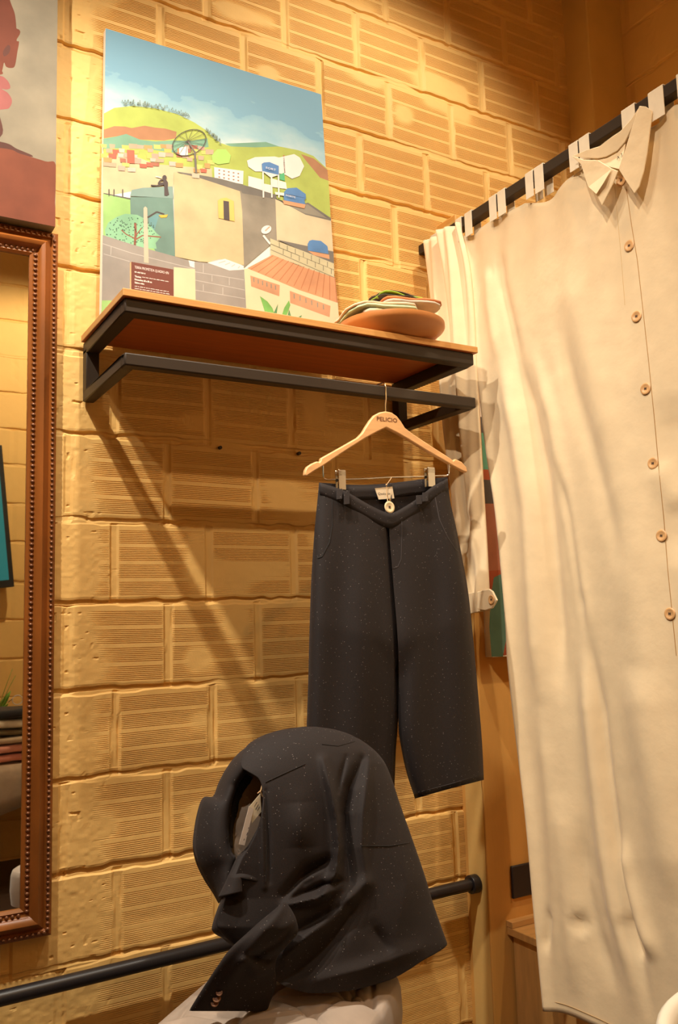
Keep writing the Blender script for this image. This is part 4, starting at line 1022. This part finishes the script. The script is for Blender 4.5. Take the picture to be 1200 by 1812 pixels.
# ------------------------------------------------------------------ curtain rod and shirt-shaped curtain
XC_ = 1.490
rz = UX(742, 442, XC_ - .014).z
t = thing('curtain_rod', (XC_, -.8, rz), 'black square curtain rod running out from the wall over the beige curtain', 'curtain rod')
b = MB(); b.box((XC_ - .014, -2.3, rz - .014), (XC_ + .014, -.001, rz + .014)); b.build('rod', BLACKM, t, bevel=.002)
COT = mat('natural_cotton', (227, 204, 166), .85, noise=(16, .05), bump=(28, .28, .004), sheen=.15)
COT2 = mat('natural_cotton_tab', (226, 212, 188), .85, noise=(40, .05), bump=(300, .1, .0006))
def crease(m, scale, strength, dist):
    """crumpled-cloth creases: ridged noise added to the material's bump"""
    nt = m.node_tree; bs = nt.nodes['Principled BSDF']; n = nt.nodes.new('ShaderNodeTexNoise'); n.noise_type = 'RIDGED_MULTIFRACTAL'
    n.inputs['Scale'].default_value = scale; n.inputs['Detail'].default_value = 4; n.inputs['Distortion'].default_value = .6
    tc = nt.nodes.new('ShaderNodeTexCoord'); nt.links.new(tc.outputs['Object'], n.inputs['Vector'])
    bp = nt.nodes.new('ShaderNodeBump'); bp.inputs['Strength'].default_value = strength; bp.inputs['Distance'].default_value = dist
    nt.links.new(n.outputs['Fac'], bp.inputs['Height'])
    if bs.inputs['Normal'].is_linked: nt.links.new(bs.inputs['Normal'].links[0].from_socket, bp.inputs['Normal'])
    nt.links.new(bp.outputs[0], bs.inputs['Normal'])
crease(COT, 7, .35, .006)
cur = thing('shirt_curtain', (XC_, -.7, rz - .02), 'beige cotton fitting-room curtain sewn like a long shirt with collar, buttons and a sleeve', 'curtain')
def yz(px, py): p = UX(px, py, XC_); return (p.y, p.z)
TOPZ = rz - .036
EDGE = [yz(*p) for p in ((818, 402), (832, 470), (842, 560), (850, 650), (858, 720), (868, 800), (884, 900), (896, 1010), (904, 1100), (908, 1170), (924, 1310), (940, 1440), (955, 1600), (965, 1700), (976, 1810))]
EDGE = sorted([(z, y) for y, z in EDGE])
CF = [  # fold lines: picture points, ridge (+ towards the left) or valley (-), width in metres
    ([(884, 440), (888, 500), (902, 560), (918, 640)], -.012, .016), ([(868, 470), (870, 540), (886, 640)], .010, .018),
    ([(905, 600), (935, 720), (958, 840), (970, 960), (982, 1100), (992, 1220)], -.020, .022), ([(890, 640), (918, 760), (940, 900), (952, 1100), (962, 1250)], .018, .026),
    ([(940, 620), (975, 740), (1000, 900), (1020, 1010), (1040, 1120)], .012, .020),
    ([(985, 560), (1010, 680), (1050, 800), (1078, 900), (1100, 1010)], -.010, .026), ([(1000, 470), (1030, 600), (1060, 700), (1085, 800)], .008, .034),
    ([(985, 820), (1005, 920), (1020, 1020), (1034, 1120)], -.014, .014),
    ([(1040, 1130), (1058, 1250), (1070, 1370), (1082, 1460), (1100, 1560), (1118, 1640), (1150, 1780)], -.022, .018),
    ([(1030, 1150), (1040, 1260), (1052, 1380), (1066, 1500), (1084, 1600), (1120, 1760)], .018, .026),
    ([(1100, 1480), (1112, 1560), (1140, 1640), (1165, 1700)], .016, .022), ([(1105, 1620), (1120, 1660), (1140, 1690)], -.016, .02),
    ([(1028, 1470), (1030, 1560), (1050, 1650), (1085, 1760)], -.010, .020), ([(990, 1400), (1000, 1500), (1012, 1640), (1020, 1760)], .010, .026),
    ([(1130, 1180), (1150, 1300), (1180, 1450), (1210, 1600)], .014, .05), ([(1180, 700), (1195, 850), (1210, 1000)], -.014, .05),
    ([(1160, 820), (1200, 900)], .010, .03), ([(960, 1250), (975, 1400), (985, 1560), (990, 1760)], .008, .02),
    ([(1020, 1620), (1034, 1650)], -.012, .02), ([(978, 1610), (972, 1680)], -.010, .012),
]
CFm = [([yz(*p) for p in line], a, w_) for line, a, w_ in CF]
def edge_y(z): return smooth_tab(EDGE, z)
def cdisp(y, z):
    o_ = 0
    for line, a, w_ in CFm:
        d, t_, s_ = seg_dist(y, z, line)
        if d < 3 * w_: o_ += a * math.exp(-(d / w_) ** 2) * min(1, 5 * min(t_ + .02, 1.02 - t_)) 
    f = max(0, min(1, (TOPZ - z) / .9))
    o_ += (.002 + .007 * f) * math.sin((y + .05 * (TOPZ - z)) * 17) + .003 * f * math.sin((y + .10 * (TOPZ - z)) * 41 + 1)
    # gathers under the rod
    g = math.exp(-(TOPZ - z) / .10)
    o_ += .006 * g * math.sin(y * 62)
    return o_
YR = -1.28; ZB = .178
b = MB(); rows = []; NZ, NY = 170, 190
for i in range(NZ + 1):
    v = i / NZ; r_ = []
    for j in range(NY + 1):
        s_ = j / NY
        zt_ = TOPZ - .010 * abs(math.sin((s_ * 9.3) * math.pi)) - .03 * math.exp(-((s_ - .30) / .06) ** 2) * 1
        z = zt_ + (ZB + .012 * math.sin(s_ * 14) - zt_) * v
        ye = edge_y(z); y = ye + (YR - ye) * s_
        x = XC_ - cdisp(y, z) - .012 * math.exp(-((y - ye) / .02) ** 2)
        r_.append((x, y, z))
    rows.append(r_)
b.grid(rows); cloth_ob = b.build('curtain_cloth', COT, cur, smooth=80, solid=.0016)
# sleeve and gathered side panel hanging at the wall end
SE_L = [(432, 764), (480, 769), (560, 777), (640, 785), (760, 794), (880, 808), (980, 818), (1050, 827), (1082, 832)]
SE_R = [(400, 822), (470, 838), (560, 847), (640, 851), (760, 857), (860, 863), (960, 869), (1045, 873), (1078, 874)]
b = MB(); rows = []
NP = 60
for i in range(90):
    v = i / 89; r_ = []
    for j in range(2 * NP):
        side = 0 if j < NP else 1; u = j / (NP - 1) if side == 0 else 1 - (j - NP) / (NP - 1)
        pt_ = 434 - 38 * u; pb_ = 1086 - 6 * u; py = pt_ + (pb_ - pt_) * v
        px = smooth_tab(SE_L, py) + (smooth_tab(SE_R, py) - smooth_tab(SE_L, py)) * u
        y, z = yz(px, py)
        amp = .014 * (1 - .55 * v)
        fold = amp * math.sin(u * 13 - v * 3.0) + .008 * math.sin(u * 27 + v * 5) * (1 - v) + .005 * math.sin(v * 40 + u * 9) * (v > .75)
        prof_ = (1 - abs(2 * u - 1) ** 3) ** .5
        x = XC_ - .018 - .016 * prof_ - fold * prof_ if side == 0 else XC_ - .014 + .010 * prof_
        r_.append((x, y, z))
    rows.append(r_)
b.grid(rows, closed=True); sl_ob = b.build('sleeve', COT, cur, smooth=80, solid=.0012)
# cuff of the sleeve
def xpoly(pts, x, th_, name, m_, parent, bevel=.0015, xs=None, smooth=40):
    b_ = MB(); q = [UX(px, py, x if xs is None else xs[i]) for i, (px, py) in enumerate(pts)]
    b_.prism(q, Vector((-th_, 0, 0))); return b_.build(name, m_, parent, smooth=smooth, bevel=bevel)
cf = xpoly([(848, 1047), (868, 1042), (874, 1046), (882, 1062), (874, 1076), (862, 1080), (848, 1078)], XC_ - .046, .006, 'cuff', COT, cur)
xpoly([(830, 1050), (848, 1047), (850, 1082), (832, 1087)], XC_ - .036, .005, 'cuff', COT, cur)
BTN = mat('wooden_button', (214, 166, 112), .4, noise=(60, .15))
p = UX(870, 1061, XC_ - .0535); button(0, 0, p, (-1, 0, 0), .0115, cf, BTN, name='cuff_button')
ST2 = mat('cotton_stitching', (204, 172, 122), .85)
stitched(sl_ob, [(846, 560), (848, 660), (853, 760), (859, 860), (864, 960), (868, 1040)], 'stitching', ST2, cur, .0008, .0016)
# front placket seam and buttons
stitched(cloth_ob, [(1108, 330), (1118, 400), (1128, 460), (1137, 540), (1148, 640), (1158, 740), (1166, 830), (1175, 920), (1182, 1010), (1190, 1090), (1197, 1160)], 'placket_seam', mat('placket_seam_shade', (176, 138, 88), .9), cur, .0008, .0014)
stitched(cloth_ob, [(1088, 330), (1098, 440), (1106, 540)], 'placket_stitching', ST2, cur, .0005, .0012)
for (px, py) in ((1101, 320), (1115, 435), (1128, 560), (1144, 688), (1157, 820), (1172, 948), (1187, 1086)):
    p = surf(cloth_ob, px, py, .0)
    if p: button(0, 0, p + Vector((-.002, 0, 0)), (-1, -.12, .05), .0125, cur, BTN)
# hem stitching along the top edge and the bottom
b = MB(); b.tube([Vector((XC_ - cdisp(y_, ZB + .022) - .0022, y_, ZB + .022 + .010 * math.sin((y_ - edge_y(ZB)) / (YR - edge_y(ZB)) * 14))) for y_ in [edge_y(ZB) - .004 + (YR - edge_y(ZB)) * k / 120 for k in range(121)]], .0006, 6); b.build('hem_stitching', ST2, cur)
# collar: back stand, two wings, laid proud of the cloth
xo = XC_ - .030
def collar(pts, dx, name, th_=.003):
    b_ = MB(); q = [UX(px, py, XC_ - d) for (px, py), d in zip(pts, dx)]; c = sum(q, Vector()) / len(q)
    b_.prism(q, Vector((-th_, 0, 0))); return b_.build(name, COT, cur, smooth=30, bevel=.0012)
collar([(1133, 188), (1144, 189), (1156, 197), (1152, 230), (1147, 270), (1141, 303), (1133, 330), (1124, 343), (1110, 322), (1097, 301), (1108, 265), (1120, 225)], [.03, .028, .02, .022, .024, .026, .030, .034, .036, .034, .034, .034], 'collar_wing')
collar([(1013, 276), (1033, 283), (1060, 284), (1083, 298), (1095, 303), (1086, 326), (1067, 364), (1056, 344), (1042, 331), (1036, 312), (1030, 292)], [.044, .040, .036, .034, .034, .036, .042, .040, .034, .030, .036], 'collar_wing')
collar([(1015, 276), (1040, 266), (1063, 259), (1072, 252), (1085, 242), (1100, 232), (1118, 212), (1133, 190), (1120, 225), (1108, 252), (1094, 268), (1075, 278), (1060, 281), (1036, 280)], [.036, .026, .02, .018, .018, .018, .022, .03, .024, .014, .012, .014, .02, .03], 'collar_back')
collar([(1036, 284), (1060, 283), (1075, 280), (1094, 270), (1108, 254), (1104, 276), (1097, 300), (1083, 297), (1060, 290)], [.020, .018, .016, .014, .016, .022, .024, .022, .022], 'collar_stand', .002)
collar([(1042, 331), (1064, 314), (1083, 299), (1070, 322), (1056, 344)], [.040, .044, .040, .052, .050], 'collar_fold', .0015)
b = MB(); vs, fs = text_mesh('A:3', .012, UX(1092, 284, XC_ - .0265), (0, -1, .12), (0, .1, 1)); b.add(vs, fs); b.build('stamp', TH_, cur, smooth=0)
# tabs looped over the rod
tabs = [(762, 775), (806, 816), (822, 834), (865, 877), (880, 893), (929, 942), (945, 960), (1006, 1021), (1024, 1041), (1099, 1122), (1146, 1172), (1196, 1224)]
for (xa, xb) in tabs:
    ya, yb = [UX(px, 437 - (px - 742) * .683, XC_ - .016).y for px in (xa, xb)]
    prof_ = [(-.0165, -.050), (-.0165, .0160), (-.0145, .0178), (.0145, .0178), (.0165, .0160), (.0165, -.050)]
    inn = [(a * .9, c_ * (.92 if c_ > 0 else 1)) for a, c_ in prof_][::-1]
    lp_ = prof_ + inn; b = MB(); vs = [(XC_ + a, yy, rz + c_) for yy in (ya, yb) for a, c_ in lp_]; n = len(lp_)
    fs = [(i, (i + 1) % n, n + (i + 1) % n, n + i) for i in range(n)]
    for base_ in (0, n):
        fs += [(base_ + i, base_ + i + 1, base_ + n - 2 - i, base_ + n - 1 - i) for i in range(len(prof_) - 1)]
    b.add(vs, fs); b.build('tab', COT2, cur, smooth=30)

# ------------------------------------------------------------------ outlet plate, bench
yp = -.088
a, c_ = U(905, 1590, yp), U(948, 1521, yp)
t = thing('wall_outlet', ((a.x + c_.x) / 2, yp, a.z), 'black outlet plate on the ochre partition above the bench', 'outlet')
b = MB(); b.box((a.x, yp - .009, a.z + .0), (a.x + .072, yp, c_.z - .002)); b.build('plate', mat('black_plastic', (40, 34, 36), .45), t, bevel=.003)
zb = U(897, 1640, -.09).z; xb_ = U(897, 1640, -.09).x
WB = mat('light_bench_wood', (208, 160, 96), .5, noise=(10, .12), stretch=(.6, 6, 1))
t = thing('wooden_bench', (xb_ + .22, -.25, 0), 'low light wooden bench against the partition behind the curtain', 'bench')
b = MB(); b.box((xb_, -.46, zb - .020), (2.12, -.09, zb)); b.build('seat', WB, t, bevel=.002)
b = MB(); b.box((xb_, -.112, zb + .0005), (2.12, -.0885, zb + .016)); b.build('back_strip', WB, t, bevel=.001)
b = MB(); b.box((xb_ + .016, -.44, 0), (xb_ + .034, -.095, zb - .020)); b.build('side_panel', WB, t, bevel=.001)
b = MB(); b.box((2.09, -.44, 0), (2.108, -.095, zb - .020)); b.build('side_panel', WB, t, bevel=.001)
b = MB(); b.box((xb_ + .034, -.42, 0), (2.09, -.404, zb - .020)); b.build('front_panel', WB, t, bevel=.001)

# ------------------------------------------------------------------ white armchair whose rim shows in the lower right corner
WS = mat('white_shell', (232, 224, 206), .4); GC = mat('grey_cushion', (120, 112, 116), .85, bump=(200, .2, .001))
pc = U(1180, 1800, -1.25); zr = pc.z - .075
cxw, cyw = pc.x + .285, pc.y - .08
t = thing('tub_armchair', (cxw, cyw, 0), 'white tub armchair, only its rounded rim in the lower right corner', 'armchair')
b = MB(); pr = [(.18, .34), (.235, .37), (.262, zr - .02), (.262, zr - .006), (.255, zr), (.243, zr - .004), (.238, zr - .02), (.222, .40), (.18, .38)]
b.lathe(pr, (cxw, cyw, 0), 'Z', 48, math.radians(60), math.radians(330)); b.build('shell', WS, t, smooth=60)
b = MB(); b.lathe([(0, .34), (.20, .34), (.214, .37), (.214, .43), (.19, .455), (0, .46)], (cxw, cyw, 0), 'Z', 40); b.build('cushion', GC, t, smooth=60)
for a in range(4):
    q = math.radians(45 + 90 * a); x, y = cxw + .15 * math.cos(q), cyw + .15 * math.sin(q); b = MB(); b.tube([(x * 1.0, y, 0), (x, y, .345)], [.009, .014], 10); b.build('leg', DKW, t)

# ------------------------------------------------------------------ things across the shop, seen in the mirror
def MR(px, py, d):                       # place a point d metres in front of the mirror plane by its reflection
    p = U(px, py, d); return Vector((p.x, -p.y - .032, p.z))
t = thing('wall_screen', MR(-30, 920, 2.50)[:], 'black flat screen on the opposite wall, reflected at the left of the mirror', 'screen')
yw_ = -2.60
x1, z1 = MR(3, 788, 2.5).x, MR(3, 788, 2.5).z; x2, z2 = MR(25, 1038, 2.5).x, MR(25, 1038, 2.5).z
def scr(off, ins, name, m_, th_):
    b_ = MB(); e = Vector((x2 - x1, 0, z2 - z1)).normalized(); s_ = Vector((e.z, 0, -e.x)); 
    a_ = Vector((x1, yw_ + off, z1)); c2 = Vector((x2, yw_ + off, z2)); W_ = .72
    if s_.x > 0: s_ = -s_
    q = [a_ + e * ins + s_ * ins, c2 - e * ins * 1.6 + s_ * ins, c2 - e * ins * 1.6 + s_ * (W_ - ins), a_ + e * ins + s_ * (W_ - ins)]
    b_.prism(q, Vector((0, th_, 0))); return b_.build(name, m_, t, bevel=.002 if th_ > .01 else 0)
scr(.03, 0, 'casing', mat('screen_casing', (22, 22, 24), .4), .045)
scr(.0755, .022, 'display', emis('screen_teal', (26, 110, 116), .55), .001)
b = MB(); q = Vector((x2 - .25, yw_, (z1 + z2) / 2)); b.box((q.x - .05, yw_ - .01, q.z - .05), (q.x + .05, yw_ + .034, q.z + .05)); b.build('wall_bracket', BLACKM, t)
# display table under a cloth
ztab = MR(20, 1345, 2.2).z
TBW = mat('dark_table_wood', (48, 32, 24), .4)
xr_ = MR(60, 1345, 2.2).x + .25
t = thing('display_table', (xr_ - .45, -2.30, 0), 'dark display table under a cloth, seen in the mirror', 'table')
b = MB(); b.box((xr_ - .95, -2.56, ztab - .03), (xr_, -2.02, ztab - .004)); b.build('tabletop', TBW, t, bevel=.003)
for x in (xr_ - .92, xr_ - .03):
    for y in (-2.53, -2.05):
        b = MB(); b.box((x - .025, y - .025, 0), (x + .025, y + .025, ztab - .03)); b.build('leg', TBW, t, bevel=.003)
CLO = cloth('table_taupe', (176, 150, 122)); b = MB()
rows = []
zt_ = ztab
for k, (y, z) in enumerate([(-2.57, zt_ - .05), (-2.565, zt_), (-2.30, zt_ + .001), (-2.02, zt_), (-2.008, zt_ - .02)]):
    rows.append([Vector((xr_ - .95 + .95 * j / 20, y, z + .001)) for j in range(21)])
for q_ in (.3, .6, 1.0):
    rows.append([Vector((xr_ - .95 + .95 * j / 20, -2.005 + .006 * math.sin(j * 1.3) * q_, zt_ - .02 - q_ * (.06 + .12 * (1 - abs(j / 10 - 1))))) for j in range(21)])
b.grid(rows); o = b.build('table_cloth', CLO, smooth=70, solid=.002); setp(o, 'taupe cloth hanging over the display table seen in the mirror', 'tablecloth')
z = ztab + .012
xg = MR(24, 1300, 2.2).x
for nm, rgb, th_, lab in (('garment_salmon', (206, 130, 108), .030, 'salmon garment at the bottom of the folded pile in the mirror'), ('garment_pink', (222, 150, 128), .032, 'pink garment second from the bottom of the folded pile in the mirror'),
                     ('garment_tan', (186, 160, 128), .026, 'tan garment in the middle of the folded pile in the mirror'), ('garment_olive', (112, 92, 56), .022, 'olive garment above the tan one in the mirror pile'), ('garment_cream', (226, 210, 182), .034, 'cream garment below the black one in the mirror pile'),
                     ('garment_black', (38, 34, 36), .036, 'black garment on top of the folded pile in the mirror')):
    o = folded_cloth('folded_garment', [cloth(nm, rgb)], xg - .03, -2.20, z, .34, .26, th_, .05, lab, 1, seed=len(nm) + int(z * 1000)); o['category'] = 'garment'; o['group'] = 'folded garments on the display table'; z += th_ + .008
t = thing('sunglasses', (xg + .02, -2.16, z + .012), 'clear rimmed glasses lying on the black garment in the mirror', 'glasses', None)
b = MB()
for s_ in (-1, 1):
    b.tube([Vector((xg + .02 + s_ * .026 + .022 * math.cos(q), -2.12, z + .028 + .02 * math.sin(q))) for q in [k * math.pi / 8 for k in range(17)]], .0022, 6)
b.build('rim', mat('pale_plastic', (214, 206, 200), .3), t)
for s_ in (-1, 1):
    b = MB(); b.tube([(xg + .02 + s_ * .048, -2.12, z + .034), (xg + .02 + s_ * .046, -2.22, z + .014)], .002, 6); b.build('temple', mat('pale_plastic', (214, 206, 200), .3), t)
# striped basket and plant on the table
xs_ = MR(42, 1380, 2.1).x
t = thing('folded_throw', (xs_ + .05, -1.985, ztab - .1), 'black and tan striped throw hanging at the front of the table in the mirror', 'throw')
b = MB(); rows = []
for i in range(25):
    rows.append([(xs_ - .01 + .14 * j / 6, -1.985 + .004 * math.sin(j * 1.5 + i * .2), ztab + .001 - i * .0105) for j in range(7)])
for i in range(24):
    b.cur = (i // 3) % 2; b.grid([rows[i], rows[i + 1]])
b.build('striped_cloth', [cloth('tan_stripe', (196, 144, 84)), cloth('black_stripe', (30, 26, 28))], t, smooth=60, solid=.004)
b = MB(); b.box((xs_ - .01, -2.01, ztab + .004), (xs_ + .13, -1.979, ztab + .008)); b.build('fold_over', cloth('tan_stripe', (196, 144, 84)), t)
xp_ = MR(-16, 1300, 2.4).x
t = thing('potted_plant', (xp_, -2.45, ztab + .003), 'green leafy plant in a pot on the display table, its leaf seen in the mirror', 'plant')
b = MB(); b.lathe([(0, 0), (.04, 0), (.05, .09), (.052, .1), (.045, .1), (.043, .09), (0, .085)], (xp_, -2.45, ztab + .003), 'Z', 24); b.build('pot', mat('terracotta', (170, 96, 62), .7, noise=(12, .1)), t)
GRN = mat('leaf_lime', (122, 180, 78), .4, noise=(14, .2)); pl_ = MR(10, 1184, 2.4)
b = MB()
for k in range(9):
    q = k * 2.4; tip = Vector((pl_.x + .03, -2.43, pl_.z)) if k == 0 else Vector((xp_ + .11 * math.cos(q), -2.45 + .07 * math.sin(q), ztab + .16 + .025 * k)); base_ = Vector((xp_, -2.45, ztab + .09)); mid = (tip + base_) / 2 + Vector((0, 0, .04))
    if k == 0: mid = base_.lerp(tip, .45) + Vector((0, 0, .03))
    st = []
    for i in range(9):
        u = i / 8; p = base_ * (1 - u) ** 2 + mid * 2 * u * (1 - u) + tip * u * u; wd = .002 + .022 * max(0, math.sin(math.pi * max(0, (u - .35) / .65))) if u > .35 else .002
        sd = (tip - base_).cross(Vector((0, 0, 1))).normalized() if (tip - base_).xy.length > .01 else Vector((1, 0, 0))
        st.append([p + sd * wd, p + Vector((0, 0, -.003)), p - sd * wd])
    b.grid(st)
b.build('leaves', GRN, t, smooth=80, solid=.001)
# wall plugs left in the block wall
for (px, py, w_) in ((390, 792, 'left'), (530, 802, 'right')):
    p = U(px, py, -.004); b = MB(); b.tube([Vector((p.x, .004, p.z)), Vector((p.x, -.006, p.z))], .0045, 10); setp(b.build('wall_plug', mat('plug_dark', (50, 36, 24), .6)), 'dark wall plug under the shelf, the %s of the two' % w_, 'wall plug', 'wall plugs under the shelf')
